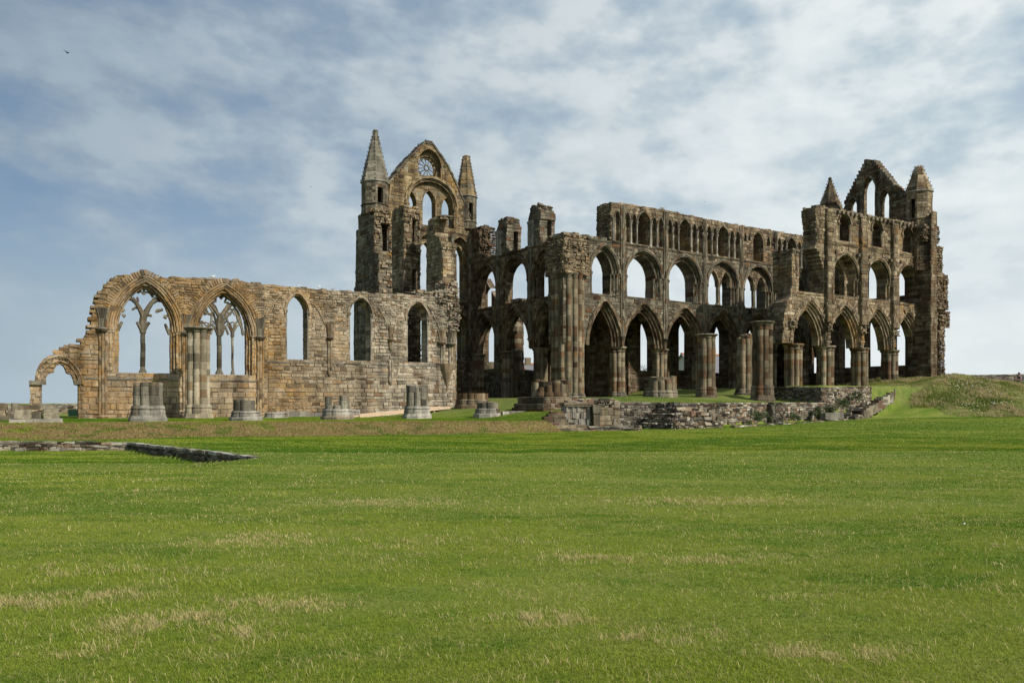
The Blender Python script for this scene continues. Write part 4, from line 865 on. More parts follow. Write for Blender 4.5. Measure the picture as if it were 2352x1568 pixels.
# ------------------------------------------------------------------ nave north aisle wall
def nave_wall():
    g = thing('nave_aisle_wall', 'low sunlit wall, ochre at left, with two large traceried windows and three lancets', 'ruined wall', PN)
    nm = M['nave_wall_stone']; L1 = lambda p: PN.L(Z1, p); L2 = lambda p: PN.L(Z2, p)
    left = L1([(248, 1300), (245, 1180), (246, 1060), (240, 1040), (240, 1012), (250, 980), (288, 972), (292, 920), (318, 850), (352, 800), (400, 772), (446, 762)])
    steps = ragged(L1([(470, 745), (520, 722), (560, 705), (600, 690), (660, 655), (700, 625), (725, 602), (735, 570), (748, 520), (752, 460), (772, 400), (768, 360), (792, 315), (830, 245), (900, 170), (958, 120)]), 5, .09, .26)
    top = ragged(L1([(960, 116), (1070, 118), (1130, 112), (1170, 104), (1240, 112), (1290, 145), (1400, 130), (1640, 135), (1790, 140), (1870, 138), (1900, 150), (2060, 180), (2080, 195), (2350, 212)]), 6, .05, .5)
    top2 = ragged(L2([(20, 216), (300, 238), (560, 248), (830, 270), (900, 277), (1070, 290), (1380, 300), (1560, 318), (1650, 290), (1700, 262), (1765, 262)]), 7, .05, .45)
    outer = left + steps + top + top2 + [(-.02, 10.5), (-.02, -.5), (-29.7, -.5)]
    # the little trefoiled doorway at the far left
    door = L1([(342, 1330), (342, 1008), (371, 990), (378, 940), (398, 916), (443, 904), (446, 880), (462, 850), (491, 835), (518, 850), (535, 880), (544, 910), (583, 922), (602, 960), (612, 1003), (641, 1010), (641, 1330)])
    W1 = (-24.95, -21.12); W2 = (-19.95, -16.1)
    s1 = arch(W1[0], W1[1], 3.55, 6.9, 9.62); s2 = arch(W2[0], W2[1], 3.55, 6.8, 9.5)
    lan = [(-13.72, -12.05, 4.75, 8.3, 9.55), (-8.95, -7.15, 4.8, 8.35, 9.6), (-4.25, -2.4, 4.8, 8.3, 9.6)]
    H = [door, s1, s2] + [arch(*a) for a in lan]
    Hf = [door, arch(W1[0], W1[1], 3.55, 6.9, 9.62, ins=-.42), arch(W2[0], W2[1], 3.55, 6.8, 9.5, ins=-.42)] + [arch(*a, ins=-.16) for a in lan]
    mb = MB(); slab(mb, outer, H, 0, 1.3)
    for z0, z1, a, b, h, Lb, pr in ((-.5, 4.5, -30, -15, .33, .62, .05), (4.5, 7.3, -30, -15, .26, .5, .06), (7.3, 10.6, -30, 0, .17, .42, .07), (-.5, 4.5, -15, 0, .27, .55, .05), (4.5, 7.3, -15, 0, .27, .55, .05)):
        blocks(mb, lambda p: solid(p, outer, Hf), a, b, z0, z1, (0, 0, 0), (1, 0, 0), (0, -1, 0), h=h, Lb=Lb, prot=pr, seed=int(z0 * 10 - a), gap=.016)
    blocks(mb, None, 0, 1.3, 0, 10.4, (0, 0, 0), (0, 1, 0), (1, 0, 0), h=.28, Lb=.5, prot=.04, seed=3)
    tp = L1([(960, 118), (1070, 120), (1130, 118)]) ; topstones(mb, tp, 0, 1.2, 4, .12, .45)
    topstones(mb, L1([(1290, 148), (1400, 134), (1640, 138), (1700, 142)]), 0, 1.2, 4, .12, .45); topstones(mb, L1([(1900, 152), (2060, 182), (2350, 214)]) + L2([(20, 220), (830, 272), (1560, 318)]), 0, 1.2, 5, .13, .45)
    r_ = random.Random(5)
    for (t, z) in steps[::2]:
        mb.box(t - .25, t + .3, -.05 + r_.uniform(-.05, .05), 1.2, z - .16, z + r_.uniform(0, .06), j=.03)
    mb.build('wall', nm, g)
    # big windows: orders, hood and capitals
    for k, (a, b, zs, za) in enumerate(((W1[0], W1[1], 6.9, 9.62), (W2[0], W2[1], 6.8, 9.5))):
        m = MB(); jz = 3.55
        ring(m, arch(a, b, None, zs - .55, za), -.02, .5, -.02, .4, seg=.36, seed=k + 2)
        ring(m, arch(a, b, None, zs - .1, za, ins=-.46), .0, .28, -.07, .3, seg=.17, seed=k + 5, tooth=.1, skip=.03)
        for i in range(2): ring(m, arch(a, b, jz, zs, za, ins=.16 * i), .17, .02, .22 + .18 * i, 1.1 - .18 * i, seg=.36, seed=k * 7 + i)
        for ins, y in ((-.4, -.05), (-.24, -.04), (-.1, .0), (.06, .16), (.2, .34)): sweep(m, resample(arch(a, b, None, zs - .5, za, ins=ins), .4), .065, y)
        w = m.build('window_arch', nm, g)
        for sx, t0 in ((1, a - .38), (-1, b + .38)):
            for j in range(3):
                s = MB(); tt = t0 + sx * .17 * j; shaft(s, tt, -.04 + .05 * j, 3.7, 6.2, .075, n=8, seed=j, dh=.3)
                s.lathe(tt, -.04 + .05 * j, [(.08, 6.15), (.13, 6.22), (.14, 6.3), (.08, 6.32)], n=8)
                sweep(s, [(tt, 6.3, .06), (tt - sx * .03, 6.9, .07), (tt - sx * .0, 7.5, .06)], .06, -.05 + .04 * j); s.build('jamb_shaft', nm, w)
        q = MB(); q.hexa([(a - .1, -.05, 3.25), (b + .1, -.05, 3.25), (b + .1, .3, 3.6), (a - .1, .3, 3.6), (a - .1, 1.2, 3.2), (b + .1, 1.2, 3.2), (b + .1, 1.2, 3.6), (a - .1, 1.2, 3.6)]); q.build('sill', M['pale_grey'], w)
    # tracery
    def tr(Z, P, r=.075, y=.66): 
        return [(*PN.loc(*Z(p[0], p[1])), (p[2] if len(p) > 2 else r)) for p in P]
    t1 = MB(); y = .6
    def sw(m, P, r=.075): sweep(m, [(a, b, c * 1.35) for a, b, c in tr(Z1, P, r)], r, y, n=6, uv=None)
    def shaftpx(m, x, y0, y1, r): t, z0 = PN.loc(*Z1(x, y0)); _, z1 = PN.loc(*Z1(x, y1)); shaft(m, t, y, z0, z1, r, n=8, dh=.5, zs=[.5, .62, .44]); m.lathe(t, y, [(r * 1.7, z0 - .05), (r * 1.6, z0 + .15), (r, z0 + .35)], n=8)
    shaftpx(t1, 1176, 918, 570, .16)
    sw(t1, [(1176, 575, .16), (1178, 480, .18), (1180, 440, .16), (1182, 405, .13)]); sw(t1, [(1172, 560, .12), (1150, 520, .1), (1128, 488, .07)]); sw(t1, [(1180, 560, .12), (1205, 520, .1), (1230, 492, .07)])
    sw(t1, [(1182, 440, .15), (1160, 405, .12), (1145, 370, .11), (1120, 330, .10), (1085, 295, .12), (1060, 290, .14)]); sw(t1, [(1145, 372, .09), (1115, 368, .06), (1085, 388, .05)]); sw(t1, [(1120, 330, .07), (1138, 318, .05), (1130, 285, .05)])
    sw(t1, [(1182, 445, .17), (1200, 410, .15), (1222, 370, .12), (1250, 330, .1), (1290, 300, .14), (1330, 310, .12)]); sw(t1, [(1210, 425, .1), (1250, 438, .06)]); sw(t1, [(1245, 330, .06), (1262, 300, .05)]); sw(t1, [(1340, 385, .07), (1300, 395, .09), (1285, 408, .05)])
    t1.build('tracery', M['grey'], g); t1 = MB(); sw(t1, [(1010, 440, .12), (1030, 430, .06)]); t1.build('tracery', M['grey'], g); t1 = MB(); sw(t1, [(1000, 400, .1), (1025, 385, .05)]); t1.build('tracery', M['grey'], g); t1 = MB(); sw(t1, [(965, 560, .1), (985, 520, .08), (1005, 488, .06)]); t1.build('tracery', M['grey'], g); t1 = MB(); sw(t1, [(1395, 590, .1), (1372, 540, .08), (1358, 505, .06)])
    t1.build('tracery', M['grey'], g); t1 = MB(); sw(t1, [(1350, 440, .1), (1375, 450, .12)]); t1.build('tracery', M['grey'], g); t1 = MB(); sw(t1, [(1130, 245, .07), (1165, 235, .05), (1185, 262, .04), (1205, 238, .05), (1240, 250, .07)]); sw(t1, [(1185, 262, .04), (1187, 215, .05)]); sw(t1, [(1240, 250, .08), (1260, 285, .06)])
    t1.build('tracery', M['grey'], g)
    t2 = MB()
    def s2_(P, r=.07): sweep(t2, [(a, b, c * 1.4) for a, b, c in tr(Z1, P, r)], r, y, n=6)
    shaftpx(t2, 1806, 925, 590, .17); shaftpx(t2, 1914, 925, 590, .085); shaftpx(t2, 1690, 925, 590, .085)
    s2_([(1806, 600, .16), (1810, 500, .17), (1812, 430, .14)])
    s2_([(1812, 450, .13), (1785, 410, .09), (1755, 370, .08), (1715, 330, .08), (1690, 330, .1)]); s2_([(1812, 450, .13), (1840, 410, .09), (1870, 365, .08), (1910, 335, .08)]); 
    s2_([(1770, 285, .08), (1775, 320, .05), (1742, 325, .05), (1770, 360, .05), (1790, 400, .05)]); s2_([(1870, 285, .06), (1850, 325, .05), (1885, 330, .05), (1862, 365, .05), (1840, 395, .05)])
    s2_([(1775, 285, .06), (1800, 270, .05), (1820, 300, .04), (1845, 270, .05), (1870, 285, .06)]); s2_([(1820, 300, .04), (1820, 255, .05)])
    for cx, x0, x1 in ((1690, 1625, 1755), (1914, 1868, 1968)):
        s2_([(cx, 610, .09), (cx, 560, .09)]); 
        for e in (x0, x1): s2_([(cx, 580, .07), ((cx + e) / 2 - (cx - e) * .1, 525, .055), (e, 505, .05)]); s2_([(cx, 560, .05), ((cx + e) / 2, 500, .04), (cx, 490, .04)])
    for x0, xm, x1 in ((1600, 1620, 1650), (1735, 1760, 1790), (1830, 1855, 1880), (1955, 1975, 2005)):
        s2_([(x0, 590, .06), (xm, 520, .05), (x1, 590, .06)]) if x0 > 1700 and x0 < 1900 else None
    s2_([(1740, 490, .05), (1745, 440, .06), (1740, 420, .05), (1700, 420, .05), (1670, 400, .06), (1700, 390, .04), (1703, 345, .05)]); s2_([(1880, 500, .05), (1862, 460, .06), (1880, 430, .05), (1900, 405, .05)]); s2_([(1640, 470, .07), (1660, 430, .06), (1640, 410, .06)])
    s2_([(1960, 470, .08), (1945, 420, .06), (1930, 385, .06), (1900, 385, .05), (1880, 355, .05)]); s2_([(1960, 470, .07), (1990, 540, .07), (2003, 600, .07)]); s2_([(1640, 470, .07), (1615, 540, .07), (1610, 600, .07)])
    for x0, x1, dx in ((1622, 1792, 0), (1828, 1995, 0)):
        xm = (x0 + x1) / 2; s2_([(x0, 590, .06), (x0 + 8, 500, .06), (x0 + 35, 410, .055), (xm, 338, .055), (x1 - 35, 410, .055), (x1 - 8, 500, .06), (x1, 590, .06)])
        for e in (-1, 1): s2_([(xm + e * 78, 520, .045), (xm + e * 45, 478, .04), (xm + e * 8, 520, .045)]); s2_([(xm + e * 40, 410, .045), (xm + e * 18, 432, .035), (xm, 395, .04)])
    t2.build('tracery', M['grey'], g)
    # lancets
    for k, a in enumerate(lan):
        m = MB(); ring(m, arch(a[0], a[1], None, a[3], a[4]), .0, .15, -.08, .1, seg=.26, seed=k); ring(m, arch(*a), .1, .02, .25, 1.1, seg=.34, seed=k + 9); sweep(m, resample(arch(a[0], a[1], None, a[3] - .2, a[4], ins=-.08), .35), .05, -.07); sweep(m, resample(arch(a[0], a[1], None, a[3], a[4], ins=.04), .35), .05, .05)
        w = m.build('lancet_arch', nm, g)
        for tt in (a[0] + .04, a[1] - .04): s = MB(); shaft(s, tt, .06, a[2], a[3] - .1, .06, n=8, dh=.5); s.lathe(tt, .02, [(.07, a[3] - .15), (.13, a[3]), (.14, a[3] + .05), (.05, a[3] + .06)], n=8); s.build('jamb_shaft', M['pale_grey'], w)
        q = MB(); q.hexa([(a[0] - .05, -.04, 4.6), (a[1] + .05, -.04, 4.6), (a[1], .5, a[2] + .04), (a[0], .5, a[2] + .04), (a[0], 1.2, 4.5), (a[1], 1.2, 4.5), (a[1], 1.2, a[2] + .04), (a[0], 1.2, a[2] + .04)]); q.build('sill', M['pale_grey'], w)
    # springing ribs of the lost vault, drawn as thin mouldings on the wall
    for k, P in enumerate(([(85, 480), (105, 440), (150, 375), (200, 320), (262, 275)], [(520, 388), (560, 440), (590, 500), (612, 556)], [(690, 552), (712, 500), (745, 430), (790, 385), (830, 360)], [(1085, 415), (1125, 470), (1150, 520), (1168, 578)], [(1232, 580), (1252, 510), (1280, 455), (1320, 400), (1365, 360)], [(1525, 392), (1565, 450), (1600, 520), (1635, 595)])):
        m = MB(); P = [PN.loc(*Z2(*p)) for p in P]; sweep(m, resample(P, .3), .055, -.05, n=6); m.build('vault_rib', nm, g)
    def fancap(t, z0, z1, w0, w1, label=None, n=5):
        s = MB()
        for j in range(n):
            f = (j - (n - 1) / 2) / (n / 2); sweep(s, [(t + f * w0 * .8, z0 + .12, .07), (t + f * w0 * .9, (z0 + z1) / 2, .075), (t + f * w1, z1, .085)], .08, -.12 + .06 * abs(f), n=6)
        s.lathe(t, -.1, [(w0, z0 - .12), (w0 + .1, z0), (w0 + .12, z0 + .08), (w0, z0 + .12)], n=10); return s
    for (t, z0, z1, w0, w1, mt) in ((-25.6, 6.35, 7.75, .28, .42, 'grey'), (-20.5, 6.3, 7.6, .25, .42, 'grey'), (-15.55, 6.2, 7.6, .25, .38, 'grey'), (-10.48, 6.35, 7.45, .17, .28, 'brown'), (-5.6, 6.45, 7.45, .17, .26, 'brown'), (-1.25, 6.4, 7.4, .25, .38, 'buff'), (-.45, 6.3, 7.3, .28, .4, 'grey')):
        fancap(t, z0, z1, w0, w1).build('vault_springer', M[mt], g)
    for (t, z0, z1, n) in ((-25.6, .5, 6.3, 3), (-20.5, .8, 6.3, 3), (-15.55, .6, 6.2, 3), (-10.48, 3.9, 6.3, 2), (-5.62, 3.3, 4.9, 2), (-5.6, 5.9, 6.3, 2), (-1.2, 4.7, 6.4, 2), (-.45, 4.7, 6.3, 2)):
        m = MB()
        for j in range(n): shaft(m, t + (j - (n - 1) / 2) * .17, -.08 - .04 * (j % 2), z0, z1, .095, n=8, seed=int(abs(t)) + j, dh=.34)
        if z0 > 2: m.lathe(t, -.08, [(.05, z0 - .3), (.12, z0 - .2), (.2, z0 - .02), (.2, z0 + .04)], n=8)
        else: m.lathe(t, -.08, [(.42, z0 - .6), (.42, z0), (.3, z0 + .08), (.34, z0 + .2), (.24, z0 + .3)], n=10)
        m.build('wall_shaft', nm, g)
    c = MB(); c.lathe(-.75, -.05, [(.06, 2.6), (.12, 3.0), (.2, 3.4), (.62, 4.6), (.66, 4.75), (.5, 4.78)], n=8); c.build('corbel', nm, g)
    for a_ in ((-15.1, -1.3, 4.53, 0, .13, .11), (-27.0, -21.0, 3.2, 0, .12, .1, 5), (-20.6, -15.7, 3.15, 0, .12, .1, 6), (-26.9, -25.4, 4.75, 0, .12, .1, 6)): m = MB(); string(m, *a_); m.build('string_course', M['pale_grey'], g)
    m = MB(); r = random.Random(3)
    t = -27
    while t < -.2: l = r.uniform(.5, 1.1); m.box(t, t + l - .02, -.2, .02, -.4, (.62 if t < -15 else .95) + r.uniform(-.1, .06), j=.02); t += l
    m.build('plinth', M['pale_grey'], g)
    # doorway mouldings
    m = MB(); P = L1([(290, 975), (300, 905), (335, 845), (390, 800), (440, 778), (490, 772), (545, 788), (605, 840), (650, 900), (672, 960), (678, 1000)])
    ring(m, P, .14, .04, -.09, .6, seg=.2, seed=3, tooth=.02); sweep(m, resample(P, .3), .06, -.1); P2 = L1([(322, 985), (335, 920), (370, 868), (430, 830), (488, 812), (550, 835), (600, 880), (635, 940), (650, 995)]); sweep(m, resample(P2, .3), .055, -.05); ring(m, P2, .12, .06, .08, .8, seg=.24, seed=4)
    dm = m.build('door_arch', nm, g)
    for (x0, x1) in ((238, 375), (605, 665)):
        a, b = PN.loc(*Z1(x0, 985)), PN.loc(*Z1(x1, 1005)); q = MB(); q.box(a[0], b[0], -.15, .9, b[1] - .0, a[1] + .1, j=.02); q.build('impost', M['grey'], dm)
nave_wall()

# ------------------------------------------------------------------ choir south arcade, east end
def choir_south():
    g = thing('east_bay_wall', 'tall three bay fragment with stepped buttresses and cluster piers standing on the grassed terrace', 'ruined wall', PB)
    BX = [9.1, 13.95, 18.8, 23.65, 28.4]; top = ragged([(30.4, 18.3), (28.5, 18.55), (23.6, 18.4), (18.2, 18.3), (14.1, 18.15)], 3, .05, .5)
    right = [(31.2, 2.8)] + ragged([(31.7, 3.0), (32.5, 3.6), (31.7, 4.4), (31.7, 7.5)], 5, .08, .3) + ragged([(32.0, 8.6), (32.9, 9.6), (32.9, 10.4), (32.2, 10.9), (32.0, 13.6)], 6, .07, .3) + ragged([(31.9, 14.2), (30.9, 14.9), (30.6, 16.9)], 7, .05, .3) + [(30.35, 17.1)]
    lft = ragged([(13.6, 18.3), (12.7, 18.15), (12.15, 17.9), (12.3, 17.4), (12.55, 16.5), (12.5, 15.3)], 8, .07, .3) + ragged([(12.1, 14.7), (12.7, 14.3), (13.0, 13.7), (13.3, 13.0), (13.35, 12.7)], 9, .06, .3) + [(13.35, ZSILL), (10.05, ZSILL)] + ragged([(10.05, 11), (10.05, 14.0), (9.2, 14.1), (9.15, 11), (8.9, 10.4)], 10, .03) + ragged([(8.6, 9.9), (8.3, 9.0), (8.1, 8.0), (8.0, ZCAP)], 11, .1, .25)
    outer = [(28.4, ZCAP), (30.0, ZCAP), (30.0, 2.8)] + right + top + lft
    H = []; Hf = []
    for a, b in zip(BX, BX[1:]): H.append(arch(a, b, ZCAP - 1, ZCAP, ZARC - .25, ins=.1)); Hf.append(arch(a, b, ZCAP - 1, ZCAP, ZARC, ins=-.15))
    tr_ = [(14.55, 18.35), (19.4, 23.2), (24.25, 27.95)]; cw = [(15.4, 17.1), (20.2, 21.9), (25.05, 26.7)]
    for a, b in tr_: H.append(arch(a, b, ZSILL, 12.5, 14.6)); Hf.append(arch(a, b, ZSILL, 12.5, 14.6, ins=-.18))
    for a, b in cw: H.append(arch(a, b, 15.65, 17.1, 18.0)); Hf.append(arch(a, b, 15.65, 17.1, 18.0, ins=-.18))
    # the foot of the east end beyond the last arch
    mb = MB(); slab(mb, outer, H, 0, 1.4); wallface(mb, outer, Hf, 2.9, 18.6, 8, 33, seed=14, prot=.05, h=.3)
    topstones(mb, [(14.2, 18.2), (23.6, 18.4), (28.5, 18.55), (30.3, 18.4)], 0, 2, 4, .12); topstones(mb, [(12.4, 18.1), (13.8, 18.25)], 0, 1.4, 5, .2)
    rubble(mb, 12.45, 13, 0, 1.4, 15.4, 18, .3, .15, 4, 'l'); rubble(mb, 9.2, 9.9, 0, 1.9, 11, 14, .35, .06, 5, 'lr')
    string(mb, 13.9, 30.2, 15.3, 0, .18, .16); string(mb, 14.2, 30, ZSILL - .02, 0, .14, .08)
    mb.ubox(9.22, 10.02, 1.3, 1.95, 10.9, 14.0); w = mb.build('wall', M['buff'], g)
    c = MB(); 
    for t in np.arange(14.4, 30, .62): c.box(t, t + .28, -.28, .05, 17.85 + (t - 14) * .015, 18.12 + (t - 14) * .015, j=.02)
    c.build('corbel_table', M['grey'], g)
    for i, (a, b) in enumerate(zip(BX, BX[1:])):
        arcade_arch(g, a, b, za=ZARC - .25, seed=90 + i, tooth=True, i0=.1, n=3, mat=M['buff'], T=1.5)
    for i, (a, b) in enumerate(tr_):
        trif_ring(g, a, b, ZSILL, 12.5, 14.6, 1.4, 95 + i, M['buff'], n=1)
        m = MB(); blind = arch(a, b, ZSILL, 12.5, 14.6); m_ = []
        if i == 0: slab(m, blind, [arch(a + .75, b - .9, ZSILL - .1, 12.6, 13.9)], .8, 1.35); m.build('infill', M['buff'], g)
        for k, t in enumerate((a + .3, b - .3)): s = MB(); s.box(t - .14, t + .14, -.3, .05, 14.45, 14.7, j=.03); s.build('corbel', M['grey'], g)
    for i, (a, b) in enumerate(cw):
        m = MB(); ring(m, arch(a, b, None, 17.1, 18.0), .0, .16, -.12, .06, seg=.24, seed=i); ring(m, arch(a, b, 15.65, 17.1, 18.0), .14, .0, .25, .7, seg=.3, seed=i + 4)
        o = m.build('window_arch', M['brown'], g)
        for tt in (a + .1, b - .1): s = MB(); shaft(s, tt, .05, 15.65, 16.95, .08, n=8); s.lathe(tt, .03, [(.08, 16.9), (.15, 17.05), (.17, 17.12)], n=8); s.build('jamb_shaft', M['grey'], o)
        q = MB(); q.ubox(a + .45, b - .3, 1.2, 1.6, 15.6, 17.0); q.build('mullion', M['buff'], o)
    for i, t in enumerate(BX[1:4]):
        m = MB(); m.box(t - .46, t + .46, -.0, .1, 8.4, 8.6); zl = [(8.45, .24, .36), (10.9, .2, .34), (13.2, .2, .34), (15.3, .2, .32), (17.0, .14, .30)]
        for (z0, d, wd), z1 in zip(zl, [10.9, 13.2, 15.3, 17.0, 18.1]):
            for fc in (0, 1, 2):
                if fc == 0: blocks(m, None, t - wd - .12, t + wd + .12, z0, z1, (0, -d - .1, 0), (1, 0, 0), (0, -1, 0), h=.36, Lb=.6, prot=.03, seed=i)
                else:
                    sx = 1 if fc == 2 else -1; blocks(m, None, 0, d + .1, z0, z1, (t + sx * (wd + .12), -d - .1, 0), (0, 1, 0), (sx, 0, 0), h=.36, Lb=.5, prot=.02, seed=i)
            m.ubox(t - wd - .12, t + wd + .12, -d - .1, .02, z0, z1 - .01)
            m.hexa([(t - wd - .16, -d - .16, z1 - .22), (t + wd + .16, -d - .16, z1 - .22), (t + wd + .12, -d * .6, z1 + .02), (t - wd - .12, -d * .6, z1 + .02), (t - wd - .16, .0, z1 - .22), (t + wd + .16, .0, z1 - .22), (t + wd + .12, .0, z1 + .03), (t - wd - .12, .0, z1 + .03)])
        m.build('buttress', M['buff'], g)
    for i, t in enumerate(BX[:4]):
        pier(g, PB.off(.65).t((1822, 1895.5, 1974, 2043.5)[i]), .65, 2.95 + .05 * i, ZCAP, .74, seed=120 + i, rs=.23, base=False)
        s = MB()
        for j in range(5):
            f = (j - 2) / 2.5; sweep(s, [(t + f * .28, ZCAP + .1, .08), (t + f * .34, 7.3, .08), (t + f * .5, 8.1, .09)], .08, -.02 + .1 * abs(f))
        s.build('vault_springer', M['grey'], g)
        m = MB(); rr = random.Random(i); 
        blocks(m, None, t - .45, t + .45, 7.7, 8.6, (0, -.18, 0), (1, 0, 0), (0, -1, 0), h=.16, Lb=.25, prot=.25, base=.0, seed=i, jit=.04); m.build('rubble_core', M['buff'], g)
    pier(g, 28.9, .75, 2.9, ZCAP, .8, seed=130, rs=.2, base=False, k=10)
    m = MB(); m.ubox(30.0, 31.4, .05, 1.9, 2.8, 6.6)
    for (a, b, z0, z1, d) in ((29.9, 31.6, 2.9, 4.0, .5), (31.0, 31.9, 4, 9, .25), (30.2, 32.3, 10.6, 13.9, .35), (30.3, 31.4, 13.9, 16.6, .3), (31.2, 32.7, 8.9, 10.4, .3), (31.7, 32.5, 3.0, 4.2, .7)):
        rubble(m, a, b, -d, .1, z0, z1, .3, .12, int(z0 * 9), 'flrt')
    m.ubox(30.25, 32.2, -.28, .1, 10.7, 13.8); m.ubox(30.35, 31.35, -.25, .1, 13.9, 16.5)
    m.build('corner_buttress', M['brown'], g)
    m = MB(); m.ubox(9.22, 10.02, .0, 2.0, 13.9, 14.15); rubble(m, 9.15, 10.1, -.05, 2.0, 13.95, 14.2, .4, .04, 4, 'flrt'); m.build('pier_cap', M['grey'], g)
choir_south()

# ------------------------------------------------------------------ east gable
def east_gable():
    g = thing('east_gable_wall', 'brown triangular gable pierced by three lancets between a small pyramid and a capped turret', 'gable wall', PG)
    q = lambda P: PG.L(Z8, P)
    o = [(-7.2, 2), (11.5, 2), (11.5, 19.5)] + ragged(q([(840, 480), (800, 400), (730, 310), (705, 290), (620, 190), (545, 100), (520, 72)]), 3, .07, .35) + q([(487, 63), (478, 70)]) + ragged(q([(470, 90), (420, 190), (385, 260), (345, 335)]), 4, .07, .35) + [(1.6, 19.5), (-1, 19.5), (-1.1, 10.7), (-7.2, 10.7)]
    H = [arch(*a) for a in ((-1.8, -.8, 4.75, 8.4, 9.2), (2.8, 3.95, 18.2, 21.4, 22.4), (4.35, 5.9, 18.2, 22.7, 24.1), (6.25, 7.4, 18.2, 21.3, 22.5), (4.6, 6.1, 11.9, 14.5, 15.8), (7.75, 8.9, 11.9, 14.3, 15.4), (1.9, 3.4, 11.9, 14.4, 15.6), (4.75, 6.65, 5.2, 9.2, 10.4), (7.55, 8.95, 5.2, 8.8, 10.2), (1.9, 3.6, 5.2, 9., 10.3))]
    mb = MB(); slab(mb, o, H, 0, 1.0); wallface(mb, o, H, 3, 26, -7.2, 11.5, seed=41); mb.build('wall', M['brown'], g)
    c = MB(); rr = random.Random(3)
    for P in (q([(710, 290), (620, 190), (545, 100), (520, 70)]), q([(483, 66), (420, 190), (385, 260), (345, 338)])):
        Q = resample(P, .38)
        for a, b in zip(Q, Q[1:]):
            k = rr.uniform(.04, .14); c.box(min(a[0], b[0]) - .04, max(a[0], b[0]) + .04, -.05, 1.0, min(a[1], b[1]) - .1, max(a[1], b[1]) + k * .3, j=.04)
    c.build('coping', M['grey'], g)
    for i, a in enumerate(((4.35, 5.9, 22.7, 24.1), (6.25, 7.4, 21.3, 22.5), (2.8, 3.95, 21.4, 22.4))):
        m = MB(); ring(m, arch(a[0], a[1], None, a[2], a[3]), .02, .16, -.07, .2, seg=.3, seed=i)
        for tt in (a[0] - .02, a[1] + .02): shaft(m, tt, -.0, 18.5, a[2], .09, n=8, seed=i)
        m.build('lancet_arch', M['grey'], g)
    turret(g, 9.95, .6, 1.18, 18.0, 21.5, 23.95, M['buff'], ((5, 1), 19.0, 20.8), .36, rg=.02)
    m = MB(); m.lathe(9.95, .6, [(1.3, 14), (1.3, 17.5), (1.16, 18.1)], n=8, a0=R(22.5))
    for kk in range(8):
        a0, a1 = R(22.5 + 45 * kk), R(67.5 + 45 * kk); p_, r_ = (9.95 + 1.33 * math.cos(a0), .6 + 1.33 * math.sin(a0)), (9.95 + 1.33 * math.cos(a1), .6 + 1.33 * math.sin(a1)); L_ = math.hypot(r_[0] - p_[0], r_[1] - p_[1]); U_ = ((r_[0] - p_[0]) / L_, (r_[1] - p_[1]) / L_)
        blocks(m, None, 0, L_, 14, 17.6, (p_[0], p_[1], 0), U_, (U_[1], -U_[0]), h=.3, Lb=.5, prot=.05, seed=kk)
    rubble(m, 8.6, 11.2, -.6, 1.9, 16.6, 18.1, .3, .12, 6, 'flrt'); m.build('turret_foot', M['brown'], g)
    s = MB(); z = 20.6; rr = random.Random(8)
    while z < 25.0:
        h = .34; f = 1 - (z - 20.6) / 4.5; f2 = 1 - (z + h - 20.6) / 4.5
        for kk in range(8):
            a0, a1 = R(22.5 + 45 * kk), R(67.5 + 45 * kk); d = rr.uniform(-.015, .015); ra, rb = 1.66 * f + .06 + d, 1.66 * f2 + .06 + d
            s.face([(.4 + ra * math.cos(a0), .6 + ra * math.sin(a0), z), (.4 + ra * math.cos(a1), .6 + ra * math.sin(a1), z), (.4 + rb * math.cos(a1), .6 + rb * math.sin(a1), z + h - .012), (.4 + rb * math.cos(a0), .6 + rb * math.sin(a0), z + h - .012)], ruv())
            px, py = .4 + (ra + .02) * math.cos(a0), .6 + (ra + .02) * math.sin(a0); s.box(px - .025, px + .025, py - .025, py + .025, z + .1, z + .2)
        z += h
    s.lathe(.4, .6, [(1.62, 19), (1.64, 20.6), (.04, 25.1)], n=8, a0=R(22.5)); s.lathe(.4, .6, [(.12, 24.9), (.2, 25.05), (.1, 25.2)], n=8); s.build('spire', M['brown'], g)
east_gable()
